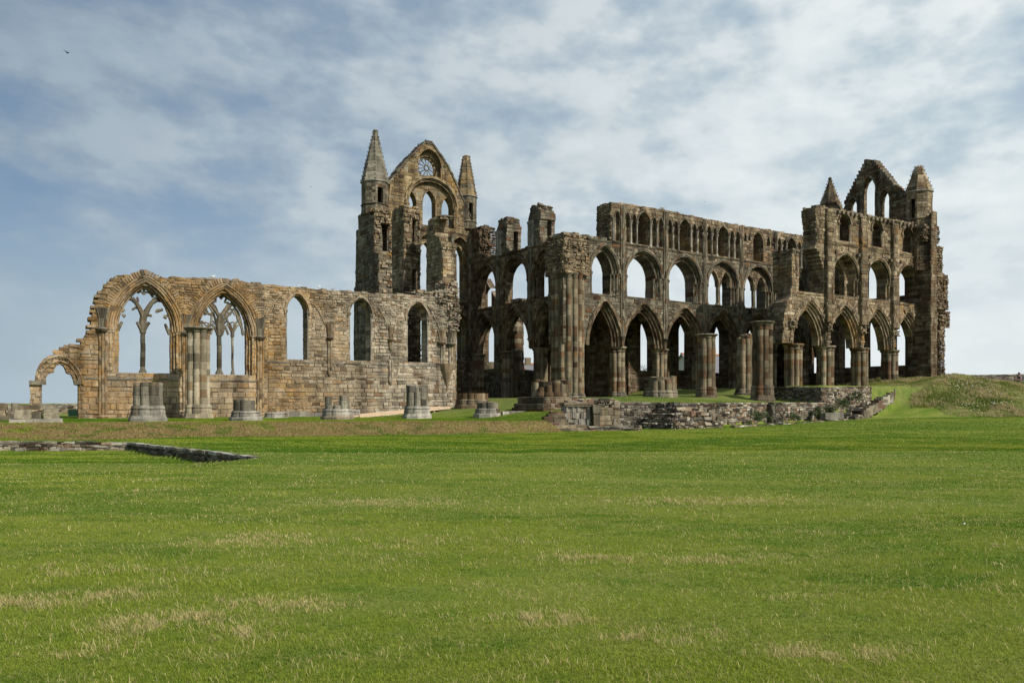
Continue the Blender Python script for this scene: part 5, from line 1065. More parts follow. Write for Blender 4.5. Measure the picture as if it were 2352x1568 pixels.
# ------------------------------------------------------------------ free standing column stumps
def ray(X, d): return ((X - CX) / F * d, d)
def zat(Y, d): return EYE + (HY - Y) / F * d
def stump(X, d, Yb, Yt, label, R_=.75, rs=.24, tiers=(.9, 1.0), broken=None, mat='pale_drum', k=8, cap=False, grp=None, cat='column stump', sunk=.0, name='column_stump', dh=.45, seed=1, basez=.55, skipk=(), plinth=True, bmat=None):
    x, y = ray(X, d); z0 = zat(Yb, d); zt = zat(Yt, d); g = thing(name, label, cat, loc=(x, y, z0), group=grp, rot=PN.rot if X < 1000 else PA.rot)
    rc = R_ - rs; zs = [dh * random.Random(seed + 3 * i).uniform(.85, 1.2) for i in range(30)]; H = zt - z0; r = random.Random(seed)
    m = MB(); hs = []
    for i in range(k):
        an = R(22.5 + 360 / k * i); h = H
        if broken: h = H * broken[i % len(broken)]
        if h < basez + .1: hs.append(0); continue
        hs.append(h); shaft(m, rc * math.cos(an), rc * math.sin(an), basez, h, rs * (1 if i % 2 == 0 else .85), seed=seed * 9 + i, zs=zs)
    if max(hs) > 0: m.lathe(0, 0, [(rc + .02, basez), (rc + .02, max(basez + .02, sorted(hs)[len(hs) // 2] - .05))], n=12); m.build('shaft_cluster', M[mat], g)
    b = MB(); bz = basez
    for i in range(k):
        an = R(22.5 + 360 / k * i); b.lathe(rc * math.cos(an), rc * math.sin(an), [(rs + .11, .1), (rs + .10, bz * .62), (rs + .06, bz * .74), (rs + .10, bz * .84), (rs + .02, bz + .02)], n=12)
    if plinth: b.lathe(0, 0, [(R_ + .2, -.4), (R_ + .2, .16), (R_ + .16, .2), (R_ + .12, bz * .4)], n=8, a0=R(22.5))
    b.build('base', M[bmat or ('pale_grey' if mat == 'pale_drum' else 'grey')], g)
    if cap:
        c = MB()
        for i in range(k):
            an = R(22.5 + 360 / k * i); c.lathe(rc * math.cos(an), rc * math.sin(an), [(rs, H - .32), (rs + .04, H - .28), (rs, H - .22), (rs + .12, H - .1)], n=12)
        c.lathe(0, 0, [(R_ * .9, H - .12), (R_ + .12, H - .1), (R_ + .16, H - .03), (R_ + .1, H)], n=16); c.build('capital', M['grey'], g)
    return g
def dS(X): return 43.4 * 3960 / (4300 - X)
def dN(X): return 52.4 * 3844 / (4300 - X)
GR = 'stumps of the nave columns in two rows on the grass'
stump(340, dS(340), 967, 878, 'thick stump of eight round shafts, blackened on its left, below the first big window', R_=.78, rs=.25, basez=.82, grp=GR, seed=2)
g = stump(565, dS(565), 966, 917, 'stump with three short dark shafts on stepped blocks, right of the tall nave column', R_=.72, rs=.24, basez=.55, broken=(.42, .42, 1, 1, 1, .99, .3, .3), grp=GR, seed=5)
stump(775, dS(775), 963, 909, 'stump with two dark upright corners and a brown stone between, beside the timber ramp', R_=.78, rs=.25, basez=.62, broken=(.5, .5, .5, .98, .6, .6, 1., .97), grp=GR, seed=6)
stump(958, dS(958), 960, 885, 'tall ragged stump of grey shafts in front of the right half of the timber ramp', R_=.72, rs=.25, basez=.75, broken=(1, .9, .82, 1, .98, .8, .93, 1), grp=GR, seed=8)
stump(456, dN(456), 963, 753, 'pale full height clustered column with its capital between the two big windows', R_=.74, rs=.22, basez=.95, cap=True, cat='column', name='column', seed=9, mat='cream_drum', bmat='cream_drum')
stump(634, dN(634), 964, 944, 'low ring of pale stone, only the base of a column left, below the first lancet', R_=.66, rs=.24, basez=.5, broken=(.1,), grp=GR, seed=11)
stump(808, dN(808), 961, 936, 'small pale column base half hidden behind the stump with two dark corners', R_=.5, rs=.2, basez=.6, broken=(.1,), grp=GR, seed=12)
def blockpile(name, label, cat, X, d, Yb, items, mat='grey', grp=None, rot=PN.rot):
    x, y = ray(X, d); g = thing(name, label, cat, loc=(x, y, zat(Yb, d)), group=grp, rot=rot)
    for i, (nm, bx, mt) in enumerate(items):
        m = MB()
        for b in bx: m.box(*b, j=.03)
        m.build(nm, M[mt or mat], g)
    return g
blockpile('broken_column', 'wide low base of split grey blocks on a slab in front of the little doorway', 'column base', 84, dS(84), 969,
  [('plinth', [(-1.15, 1.1, -.9, 1.0, -.4, .17)], 'pale_grey'), ('block', [(-.95, -.25, -.7, .5, .17, .62), (-.22, .25, -.45, .5, .17, .55), (.3, .95, -.75, .4, .17, .68)], 'grey'), ('block', [(-.7, .1, -.5, .6, .62, .85), (.15, .85, -.5, .6, .7, .9)], 'grey')], grp=GR)
blockpile('broken_column', 'dark broken pier end with a round shaft at the extreme left edge', 'column base', 22, 47, 966,
  [('plinth', [(-1.6, .6, -.6, .8, -.4, .3)], 'grey'), ('block', [(-1.6, -.2, -.4, .8, .3, .62), (-1.5, -.1, -.3, .8, .62, 1.0)], 'buff')], grp=GR)
x, y = ray(30, 46.4); g_ = [o for o in COL.objects if o.name == 'broken_column.001'][0]; m = MB(); shaft(m, .3, .0, .3, 1.02, .24, seed=4); m.lathe(.3, 0, [(.5, .25), (.45, .42), (.28, .55)], n=12); m.build('shaft_cluster', M['grey'], g_)
# crossing and choir
stump(1085, 62.2, 936, 903.5, 'wide low drum of a lost pier at the foot of the transept, pale upper rim', R_=1.2, rs=.3, basez=.62, broken=(1.,), mat='brown', k=12, seed=21, dh=.5, bmat='brown')
g = stump(1262, 53.6, 948, 871, 'big stepped brown pier base with a jagged top, just left of the fluted pier', R_=1.22, rs=.26, basez=1.35, broken=(.95, .85, .98, 1., .92, .9, .75, .8), mat='brown', k=12, seed=22, bmat='brown')
m = MB()
for z0, z1, s in ((-.5, .35, 1.8), (.35, .62, 1.68), (.62, 1.05, 1.5)): m.ubox(-s, s, -s, s, z0, z1); blocks(m, None, -s, s, max(z0, 0), z1, (0, -s, 0), (1, 0, 0), (0, -1, 0), h=.4, Lb=.8, seed=4); blocks(m, None, -s, s, max(z0, 0), z1, (-s, 0, 0), (0, 1, 0), (-1, 0, 0), h=.4, Lb=.8, seed=5)
m.build('step', M['brown'], g)
stump(1517, 58.7, 920, 864, 'broad grey stump whose shafts step up to the right, behind the rubble wall', R_=1.15, rs=.25, basez=.72, broken=(.98, .98, .99, .55, .55, .55, .78, .8, .85, 1, 1, 1), mat='drum', k=12, seed=23, bmat='grey')
stump(1622, 61.3, 919, 768, 'slim buff column with a broken flat capital on a two step base', R_=.72, rs=.24, basez=1.0, cap=True, mat='drum', seed=24, cat='column', name='column', dh=.55)
stump(1711, 64.3, 908, 765, 'crumbling grey shaft with a lopsided top, half hidden by the dark banded column', R_=.7, rs=.24, basez=.5, mat='drum', broken=(1, .98, .9, .93, .9, .95, .97, 1), seed=25, cat='column', name='column')
stump(1751, 60.6, 921, 739, 'dark brown banded column with an intact capital, the thickest of the free standing columns', R_=.76, rs=.25, basez=1.15, cap=True, mat='brown', seed=26, cat='column', name='column', dh=.45)
stump(1120, 52.2, 956, 923, 'small octagonal stump on a broken plinth, left of the low stone kerb', R_=.7, rs=.3, basez=.5, mat='pale_drum', broken=(1., .96), k=6, seed=27)
def kerb(name, label, cat, P, h, dpt, mat, seed, L=.5, prot=.03):
    """low wall following ground points: list of (x, y, z top)"""
    g = MB(); r = random.Random(seed); cx, cy = P[0][0], P[0][1]
    for (x0, y0, z0), (x1, y1, z1) in zip(P, P[1:]):
        D = math.hypot(x1 - x0, y1 - y0); n = max(1, round(D / L)); ux, uy = (x1 - x0) / D, (y1 - y0) / D
        for k in range(n):
            a, b = D * k / n + .01, D * (k + 1) / n - .01; zt = z0 + (z1 - z0) * (k + .5) / n + r.uniform(-.03, .04); dd = dpt * r.uniform(.85, 1.1)
            c = [(x0 + ux * a, y0 + uy * a), (x0 + ux * b, y0 + uy * b)]; q = [(c[0][0] - uy * dd, c[0][1] + ux * dd), (c[1][0] - uy * dd, c[1][1] + ux * dd)]
            j = lambda: r.uniform(-.025, .025)
            g.hexa([(c[0][0] + j(), c[0][1] + j(), zt - h), (c[1][0] + j(), c[1][1] + j(), zt - h), (c[1][0] + j(), c[1][1] + j(), zt + j()), (c[0][0] + j(), c[0][1] + j(), zt + j()),
                    (q[0][0], q[0][1], zt - h), (q[1][0], q[1][1], zt - h), (q[1][0], q[1][1], zt + j()), (q[0][0], q[0][1], zt + j())])
    return tag(g.build(name, mat), label, cat)
def gp(X, Y, d): x, y = ray(X, d); return (x, y, zat(Y, d))
kerb('stone_kerb', 'short row of buff blocks in grass beside the small octagonal stump', 'kerb', [gp(1155, 945, 52), gp(1236, 944, 53)], .5, .35, M['pale_grey'], 3, .55)
kerb('stone_kerb', 'thin line of pale stones along the foot of the dry grass bank', 'kerb', [gp(300, 1003.5, 37.4), gp(700, 1001.5, 39.8), gp(1262, 993.5, 43.2)], .25, .25, M['pale_grey'], 4, .6)
kerb('stone_kerb', 'broken line of low stones in the lawn in front of the rubble wall', 'kerb', [gp(1688, 977, 49.5), gp(1790, 974, 52), gp(1895, 966, 55.5)], .3, .35, M['rubble'], 5, .45)
kerb('stone_kerb', 'last low stones of the wall line, sunk in grass below the stone stair', 'kerb', [gp(1900, 964.5, 56.5), gp(1965, 961, 58.5)], .25, .35, M['rubble'], 6, .5)

# ------------------------------------------------------------------ garden and retaining walls
def rwall(name, label, P, Q, ztP, ztQ, zb, T, mat, cat='low wall', h=.15, Lb=.3, prot=.07, seed=1, gname=None, left=True, right=True, coping=None):
    pl = PL(P, (Q[0] - P[0], Q[1] - P[1])); D = math.hypot(Q[0] - P[0], Q[1] - P[1]); g = thing(name, label, cat, pl)
    m = MB(); top = [(D, ztQ), (0, ztP)]; o = [(0, zb), (D, zb)] + ragged(top, seed, .03, .35)
    slab(m, o, [], 0, T); blocks(m, lambda p: solid(p, o, []), 0, D, zb, max(ztP, ztQ) + .02, (0, 0, 0), (1, 0, 0), (0, -1, 0), h=h, Lb=Lb, prot=prot, gap=.01, seed=seed, base=.01, jit=.02)
    if left: blocks(m, None, 0, T, zb, ztP - .05, (0, 0, 0), (0, 1, 0), (-1, 0, 0), h=h, Lb=Lb, prot=prot, gap=.01, seed=seed + 1, base=.01)
    if right: blocks(m, None, 0, T, zb, ztQ - .05, (D, 0, 0), (0, 1, 0), (1, 0, 0), h=h, Lb=Lb, prot=prot, gap=.01, seed=seed + 2, base=.01)
    m.build('wall', mat, g); c = MB(); r_ = random.Random(seed + 5); x_ = 0
    while x_ < D:
        l_ = min(r_.uniform(.25, .6), D - x_); f0, f1 = x_ / D, (x_ + l_) / D; za, zb_ = ztP + (ztQ - ztP) * f0 + r_.uniform(0, .025), ztP + (ztQ - ztP) * f1 + r_.uniform(0, .025); q = r_.uniform(.02, .07)
        c.hexa([(x_ + .008, -q, za - .09), (x_ + l_ - .008, -q, zb_ - .09), (x_ + l_ - .012, -q * .7, zb_), (x_ + .012, -q * .7, za), (x_ + .008, T, za - .09), (x_ + l_ - .008, T, zb_ - .09), (x_ + l_ - .012, T, zb_), (x_ + .012, T, za)]); x_ += l_
    c.build('coping', coping or mat, g); return g, pl, D
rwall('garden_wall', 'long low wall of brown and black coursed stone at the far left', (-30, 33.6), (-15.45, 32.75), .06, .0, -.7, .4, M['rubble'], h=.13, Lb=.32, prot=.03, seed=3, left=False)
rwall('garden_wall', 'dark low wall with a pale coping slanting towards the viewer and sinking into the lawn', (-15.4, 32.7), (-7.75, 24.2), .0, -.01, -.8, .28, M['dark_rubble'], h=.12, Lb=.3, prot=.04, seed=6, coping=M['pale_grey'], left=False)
W0 = (6.35, 48.0)
def wp(k, off=0): return (W0[0] + U1[0] * k - U1[1] * off, W0[1] + U1[1] * k + U1[0] * off)
rwall('retaining_wall', 'shaded left length of the rubble retaining wall behind the square ashlar recess', wp(-.2, .6), wp(5.2, .6), 1.62, 1.62, -.2, .6, M['dark_rubble'], seed=11, right=False)  # shade of the recess put into the colour by a darker rubble
rwall('retaining_wall', 'long sunlit rubble retaining wall of mixed buff and red stones below the column terrace', wp(5.0), wp(19.2), 1.6, 1.6, -.3, .6, M['rubble'], seed=12)
rwall('retaining_wall', 'taller rubble corner wall of the upper terrace, left of the stone stair', wp(19.2, .03), wp(25.2, .03), 2.72, 2.85, .1, .6, M['rubble'], seed=13)
p0 = wp(19.2, .03); a_ = (p0[0] + U2[0] * 5.2, p0[1] + U2[1] * 5.2)
rwall('retaining_wall', 'dark shaded return of the upper terrace wall right of the dark banded column', a_, p0, 2.85, 2.72, 1.3, .6, M['dark_rubble'], seed=14, right=False)  # faces away from the sun; darker rubble paints in that shade
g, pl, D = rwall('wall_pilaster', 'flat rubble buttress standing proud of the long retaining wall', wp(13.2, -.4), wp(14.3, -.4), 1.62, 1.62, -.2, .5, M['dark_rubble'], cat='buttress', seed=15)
# stepped broken end of the front wall
g = thing('stepped_rubble_wall', 'projecting broken wall end that steps down towards the lawn in thin layers', 'rubble wall', PL(wp(1.6, -2.6), U1)); m = MB()
for i, (a, b, y0, y1, z0, z1) in enumerate(((0.2, 4.3, .0, 3.2, -.2, .45), (.4, 4.2, .35, 3.2, .45, .72), (1.0, 4.1, .7, 3.2, .72, 1.0), (1.6, 4.0, 1.2, 3.2, 1.0, 1.28), (1.9, 4.0, 1.8, 3.2, 1.28, 1.6))):
    m.ubox(a, b, y0, y1, z0, z1 - .03); rubble(m, a, b, y0, y1, z0, z1, .19, .09, 20 + i, 'flr'); topstones(m, [(a, z1 - .03), (b, z1 - .03)], y0 - .1, y0 + .7, 7 + i, .06, .6)
m.build('wall', M['rubble'], g)
# ashlar recess with red and white stones, fluted pier and steps
g = thing('ashlar_wall', 'short wall of red and white squared stones topped with rubble, beside the fluted pier', 'ashlar wall', PL(ray(1353, 47.6), (1, .16)))
m = MB(); m.ubox(0, 1.85, 0, .9, -.1, 1.35); blocks(m, None, 0, 1.85, .3, 1.35, (0, 0, 0), (1, 0, 0), (0, -1, 0), h=.3, Lb=.5, prot=.01, seed=4); m.build('wall', M['drum'], g)
m = MB(); m.box(.15, .5, -.5, .02, .1, 1.3, j=.02); m.box(.5, .62, -.3, .02, .75, 1.2, j=.02); m.box(.1, .55, -.55, .0, 1.0, 1.45, j=.02); m.build('pilaster', M['grey'], g)
m = MB(); rubble(m, -.1, 1.5, .05, .9, 1.35, 1.75, .2, .12, 5, 'flr'); m.ubox(0, 1.4, .15, .85, 1.3, 1.72); topstones(m, [(-.2, 1.75), (1.5, 1.72)], 0, .9, 3, .16, .5); m.box(1.55, 1.9, .1, .5, 1.35, 1.72, j=.03); m.build('rubble_core', M['rubble'], g)
g = thing('fluted_pier', 'square grey pier carved with deep vertical flutes beside the steps', 'pier', PL(ray(1300, 47.3), (1, .12)))
m = MB(); m.ubox(0, 1.4, .06, 1.3, -.1, 1.55); r = random.Random(4)
for z0, z1 in ((.1, .32), (.32, .7), (.7, 1.08), (1.08, 1.4)):
    x = .0
    for wd in (.1, .16, .1, .12, .16, .1, .12, .16, .1, .12, .16): 
        wd = wd * 1.4 / 1.4; dp = r.choice((.0, .09, .03)); m.box(x + .006, x + wd - .006, -dp, .1, z0 + .006, z1 - .006); x += wd
    m.box(-.08, .0, .0, 1.2, z0, z1 - .01)
m.build('shaft_cluster', M['pale_grey'], g); m = MB(); m.box(-.08, 1.5, -.16, 1.3, 1.4, 1.5, j=.01); m.box(-.14, 1.54, -.2, 1.3, 1.5, 1.62, j=.02); m.build('capital', M['grey'], g)
m = MB(); topstones(m, [(.1, 1.62), (1.6, 1.68)], 0, 1.2, 8, .2, .5); m.build('rubble_core', M['rubble'], g)
m = MB(); m.box(-.12, 1.5, -.2, 1.2, -.2, .12, j=.01); m.build('base', M['grey'], g)
g = thing('stone_steps', 'worn brown stone steps climbing leftwards past the fluted pier to the terrace', 'steps', PL(ray(1264, 44.4), (1, .06)))
for i, (x0, x1, y0, z1) in enumerate(((.0, 2.2, 0, .1), (.05, 2.15, .3, .22), (.05, 2.1, .6, .36), (-.25, 1.5, .95, .5), (-.3, 1.1, 1.4, .66), (-.2, 1.1, 1.8, .82), (.1, 1.1, 2.2, .98), (.3, 1.1, 2.6, 1.12))):
    m = MB(); x = x0
    while x < x1: l = r.uniform(.5, .95); b = min(x + l, x1); m.box(x + .01, b - .01, y0, y0 + 1.2, z1 - .45, z1, j=.018); x = b
    m.build('tread', M['brown'] if i > 2 else M['buff'], g)
g, pl, D = rwall('low_front_wall', 'knee high wall of grey blocks along the lawn, right of the bottom step', ray(1352, 45.3), ray(1474, 45.9), .28, .33, -.3, .5, M['dark_rubble'], seed=31, h=.16, Lb=.45)
m = MB(); m.box(-.22, .2, -.15, .15, -.05, .12, j=.04); m.box(-.2, -.06, -.12, .12, .1, .3, j=.03); m.box(.04, .18, -.12, .12, .1, .28, j=.03); x, y = ray(1417, 46.6); o_ = m.build('carved_stone', M['pale_grey']); o_.location = (x, y, .36); tag(o_, 'small pale notched stone standing on the low wall by the ashlar recess', 'stone')
m = MB(); n_ = [gp(1350, 980, 46.5), gp(1475, 981, 47)]
# rubble stair up to the upper terrace
g = thing('rubble_stair', 'rough stone stair of uneven slabs climbing right up the grass slope', 'stair', loc=(0, 0, 0))
p, q = np.array(gp(1956, 955, 58.2)), np.array(gp(2062, 887, 64.8)); r = random.Random(8); dv = (q - p)[:2]; dv = dv / np.hypot(*dv); nv = np.array([-dv[1], dv[0]])
for i in range(17):
    f = i / 16; c = p + (q - p) * f; m = MB(); wd = 2.6; o0 = -.2
    while o0 < wd:
        l = r.uniform(.35, .95); a = c[:2] + nv * o0; b = c[:2] + nv * min(wd, o0 + l - .03); bk = r.uniform(-.16, .16)
        a = a + dv * bk; b = b + dv * bk; a2, b2 = a + dv * 1.3, b + dv * 1.3; zt = c[2] + r.uniform(-.06, .06)
        m.hexa([(b[0], b[1], zt - .6), (a[0], a[1], zt - .6), (a[0], a[1], zt), (b[0], b[1], zt), (b2[0], b2[1], zt - .6), (a2[0], a2[1], zt - .6), (a2[0], a2[1], zt), (b2[0], b2[1], zt)]); o0 += l
    m.build('tread', M['rubble'] if i % 3 else M['grey'], g)
# ------------------------------------------------------------------ timber ramp
A_, B_ = gp(826, 953, 56.3), gp(1036, 932.5, 62.); pl = PL((A_[0], A_[1]), (B_[0] - A_[0], B_[1] - A_[1])); D = math.hypot(B_[0] - A_[0], B_[1] - A_[1])
g = thing('timber_ramp', 'long pale timber walkway rising gently along the foot of the nave wall', 'ramp', pl); dz = B_[2] - A_[2]
def slope(m, x0, x1, y0, y1, h, up=0): f = lambda x: A_[2] + dz * x / D + up; m.hexa([(x0, y0, f(x0) - h), (x1, y0, f(x1) - h), (x1, y0, f(x1)), (x0, y0, f(x0)), (x0, y1, f(x0) - h), (x1, y1, f(x1) - h), (x1, y1, f(x1)), (x0, y1, f(x0))])
m = MB(); slope(m, 0, 4, 0, .08, .2); slope(m, 4.02, D, 0, .08, .2); m.build('side_beam', M['timber'], g)
m = MB(); slope(m, 0, D, 1.2, 1.28, .2); m.build('side_beam', M['timber'], g)
m = MB(); slope(m, -2.6, D, .08, 1.2, .06, -.05); m.build('deck', M['timber'], g)
for x in (1.9, 4.4, 6.6):
    m = MB(); z = A_[2] + dz * x / D; m.box(x, x + .12, .09, .2, z - .6, z - .2); m.build('post', M['timber'], g)
# ------------------------------------------------------------------ background walls, box, houses
rwall('field_wall', 'distant grey field wall rising to the right, seen behind the little doorway', (-60, 74), (-36, 80), 1.15, 1.62, -1, .4, M['rubble'], seed=41, h=.2, Lb=.4, left=False)
rwall('field_wall', 'distant dark wall behind the grass mound at the right edge', (42, 86.5), (66, 90.5), 4.45, 4.9, 1.5, .4, M['dark_rubble'], seed=42, h=.25, Lb=.5, left=False, right=False)
m = MB(); x, y = ray(172, 62); m.box(-.35, .35, -.3, .3, -.2, .95); o_ = m.build('utility_box', M['green_box']); o_.location = (x, y, .15); tag(o_, 'small dark green metal box beside the doorway jamb of the nave wall', 'box')
def house(X, d, Yr, w, l, rot, roof, label, ze=2.2):
    x, y = ray(X, d); zr = zat(Yr, d); g = thing('house', label, 'house', loc=(x, y, 0), rot=rot); m = MB(); rise = ze
    m.ubox(-l / 2, l / 2, -w / 2, w / 2, 0, zr - rise); 
    for s in (-1, 1): m.face([(s * l / 2, -w / 2, zr - rise), (s * l / 2, w / 2, zr - rise), (s * l / 2, 0, zr - .1)])
    m.build('wall', M['white_render'], g); m = MB(); e = .35
    for s in (-1, 1):
        a = (-l / 2 - e, s * (w / 2 + e), zr - rise - .15); b = (l / 2 + e, s * (w / 2 + e), zr - rise - .15); m.hexa([a, b, (b[0], 0, zr), (a[0], 0, zr), (a[0], a[1], a[2] - .15), (b[0], b[1], b[2] - .15), (b[0], 0, zr - .15), (a[0], 0, zr - .15)])
    ro = m.build('roof', M[roof], g); m = MB(); m.box(-l / 2 - .3, l / 2 + .3, -.18, .18, zr - .08, zr + .14); m.build('ridge', M['clay_tile'], ro)
    m = MB(); m.box(-.4, .4, -.3, .3, zr - .5, zr + .9); m.build('chimney', M['drum'], ro)
house(1636, 118, 815, 8, 11, .5, 'slate', 'slate roofed house with an orange ridge seen through a choir lancet', 3.4)
house(1577, 122, 838, 7, 5, -.9, 'slate', 'grey house gable just visible in the narrow lancet left of the slate roofed house', 2.5)
house(1128, 112, 846, 7, 9, .2, 'slate', 'far slate roofed house glimpsed through the left transept arch', 2.)
house(1212, 116, 836, 6, 6, .2, 'slate', 'far house seen beside the stair turret through the middle transept arch', 2.)
# ------------------------------------------------------------------ shrubs
def shrub(X, Y, d, r, h, label, seed, name='shrub'):
    x, y = ray(X, d); z = zat(Y, d); g = thing(name, label, 'shrub', loc=(x, y, z), group='small shrubs growing at the foot of the rubble walls'); rr = np.random.default_rng(seed)
    s = MB()
    for k in range(9):
        a = rr.uniform(0, 6.28); e = (math.cos(a) * r * .7, math.sin(a) * r * .5, h * rr.uniform(.6, .95)); i = len(s.v); q = .015
        s.v.extend([(-q, 0, 0), (q, 0, 0), (0, q, 0), (e[0], e[1], e[2])]); s.f.extend([(i, i + 1, i + 3), (i + 1, i + 2, i + 3), (i + 2, i, i + 3)]); s.uv.extend([(0, 0)] * 9)
    s.build('stem', M['twig'], g); m = MB(); n = int(1400 * r * h + 350)
    cl = [(rr.normal(0, r * .45), rr.normal(0, r * .35), h * rr.uniform(.2, .85), rr.uniform(.12, .28)) for _ in range(16)]
    for k in range(n):
        c = cl[rr.integers(16)]; v = rr.normal(0, 1, 3); v = v / np.linalg.norm(v) * c[3] * rr.uniform(.5, 1.15) * min(r * 1.6, 1); p = np.array(c[:3]) + v
        if p[2] < .02: continue
        a = rr.normal(0, 1, 3); a = a / np.linalg.norm(a) * .05; b = np.cross(a, rr.normal(0, 1, 3)); b = b / np.linalg.norm(b) * .025
        m.face([tuple(p - a), tuple(p + b), tuple(p + a), tuple(p - b)])
    m.build('foliage', M['leaf'], g)
shrub(1589, 976, 50.6, .3, .95, 'narrow green shrub against the rubble wall left of the plastered block', 1)
shrub(1742, 968, 53.6, .75, .75, 'wide dark shrub at the wall foot just left of the flat rubble buttress', 2)
shrub(1823, 967, 55.4, .45, .6, 'low spreading shrub at the wall foot right of the flat rubble buttress', 3)
shrub(1880, 962, 57.3, .5, .95, 'tall brownish shrub hiding the corner of the upper terrace wall', 4)
shrub(1908, 953, 57.8, .4, .7, 'small shrub on a pale block beside the wall corner', 5)
shrub(1936, 940, 58.3, .55, .75, 'rounded brown green shrub halfway up the wall beside the stair', 6)
shrub(1967, 921, 59.8, .45, .75, 'highest shrub, rooted in the wall face next to the stair', 7)
m = MB(); m.box(-.9, 1.2, -.25, .2, -.2, .35, j=.03); x, y = ray(1908, 57.4); o_ = m.build('stone_block', M['pale_grey']); o_.location = (x, y, .55); o_.rotation_euler = (0, 0, PA.rot); tag(o_, 'pale squared block below the shrubs at the foot of the stair', 'stone')
m = MB(); m.lathe(0, 0, [(.008, 0), (.014, .005), (.014, .014), (.007, .02)], n=8); x, y = ray(2215, EYE * F / (1207 - HY)); o_ = m.build('pebble', M['white_feather']); o_.location = (x, y, gz(x, y) + .015); tag(o_, 'single white pebble lying in the lawn at the right', 'pebble')
# white flower heads on the mound
m = MB(); rr = np.random.default_rng(4)
for (X, Y, n, sx, sy) in ((2225, 880, 26, 1.4, .5), (2236, 910, 10, .5, .6), (2282, 905, 14, .8, .15), (2190, 872, 6, 1.2, .3)):
    for k in range(n):
        d = 66 - (Y - 870) * .12; x = (X - CX) / F * d + rr.normal(0, sx); y = d + rr.normal(0, sy); z = gz(x, y) + rr.uniform(.2, .35)
        m.lathe(x, y, [(.01, z - .02), (.05, z), (.03, z + .02)], n=6)
tag(m.build('wild_flowers', M['petal']), 'white umbel flowers scattered over the rough grass of the mound', 'flowers', kind='stuff')
# ------------------------------------------------------------------ small tree on the skyline
def small_tree(X, d, Yt, label):
    x, y = ray(X, d); zt = zat(Yt, d); zb = 1.0; g = thing('tree', label, 'tree', loc=(x, y, zb)); H = zt - zb; rr = random.Random(4); m = MB(); m.lathe(0, 0, [(.12, 0), (.07, H * .6), (.02, H * .95)], n=6)
    for k in range(26):
        z = H * rr.uniform(.5, .95); a = rr.uniform(0, 6.28); l = rr.uniform(.3, .9); e = (l * math.cos(a), l * math.sin(a), z + l * rr.uniform(.4, .9)); i = len(m.v); q = .018
        m.v.extend([(-q, 0, z), (q, 0, z), (0, q, z), e]); m.f.extend([(i, i + 1, i + 3), (i + 1, i + 2, i + 3), (i + 2, i, i + 3)]); m.uv.extend([(0, 0)] * 9)
    m.build('trunk', M['twig'], g); m = MB(); r2 = np.random.default_rng(5)
    for k in range(500):
        c = np.array([r2.normal(0, .45), r2.normal(0, .45), H * r2.uniform(.6, 1.02)]); a = r2.normal(0, .07, 3); b = r2.normal(0, .05, 3); m.face([tuple(c), tuple(c + a), tuple(c + b)])
    m.build('crown', M['leaf'], g)
small_tree(1481, 96, 840, 'small thin tree on the skyline seen through a choir lancet')
# ------------------------------------------------------------------ birds
def bird_mesh(name, body, wing, beak, fly=False, s=1.):
    m = MB(); 
    L = [(-.20, .015, .0), (-.15, .035, .0), (-.05, .062, .01), (.05, .06, .015), (.11, .035, .05), (.15, .036, .085), (.18, .03, .09), (.2, .008, .085)]
    def tube(L, out, n=8, oz=0.):
        i = len(out.v)
        for x, r, z in L:
            for k in range(n): a = 2 * math.pi * k / n; out.v.append((x * s, r * s * math.cos(a), (z + oz + r * math.sin(a)) * s))
        for j in range(len(L) - 1):
            for k in range(n): out.f.append((i + j * n + k, i + j * n + (k + 1) % n, i + (j + 1) * n + (k + 1) % n, i + (j + 1) * n + k)); out.uv.extend([(0, 0)] * 4)
    oz = .13 if not fly else 0
    tube(L, m, oz=oz); b = MB(); tube([(.195, .012, .085), (.24, .002, .08)], b, 5, oz); w_ = MB()
    for sg in (-1, 1):
        if fly: P = [(.06, .04 * sg, .03), (.08, .2 * sg, .12), (.0, .42 * sg, .16), (-.05, .22 * sg, .1), (-.08, .05 * sg, .03)]
        else: P = [(.06, .064 * sg, .02 + oz), (-.02, .07 * sg, .045 + oz), (-.16, .04 * sg, .02 + oz), (-.22, .02 * sg, .0 + oz), (-.05, .072 * sg, -.02 + oz)]
        P = [(a * s, c * s, d * s) for a, c, d in P]; w_.face(P); w_.face([(a, c, d - .006) for a, c, d in P][::-1])
        if not fly: m.box(.0, .012, .02 * sg - .005, .02 * sg + .005, 0, oz)
    return m, w_, b
def bird(x, y, z, rot, kind, label, grp=None, fly=False, s=1.):
    bm_, wm_, bk_ = {'gull': ('white_feather', 'grey_feather', 'beak'), 'jackdaw': ('black_feather', 'black_feather', 'black_feather'), 'grey': ('grey_feather', 'grey_feather', 'black_feather')}[kind]
    key = (kind, fly); g = thing('bird', label, 'bird', loc=(x, y, z), rot=rot, group=grp)
    if key not in BIRDS: a, b, c = bird_mesh('bird', 0, 0, 0, fly); BIRDS[key] = [(n, q.build(n, M[mt], g).data) for n, q, mt in (('body', a, bm_), ('wing', b, wm_), ('beak', c, bk_))]
    else:
        for n, me in BIRDS[key]: o = bpy.data.objects.new(n, me); COL.objects.link(o); o.parent = g
    g.scale = (s, s, s); return g
BIRDS = {}
def on(pl, X, Y, off): 
    d = pl.off(off); t, z = d.loc(X, Y); x, y = d.at(t); return x, y, z
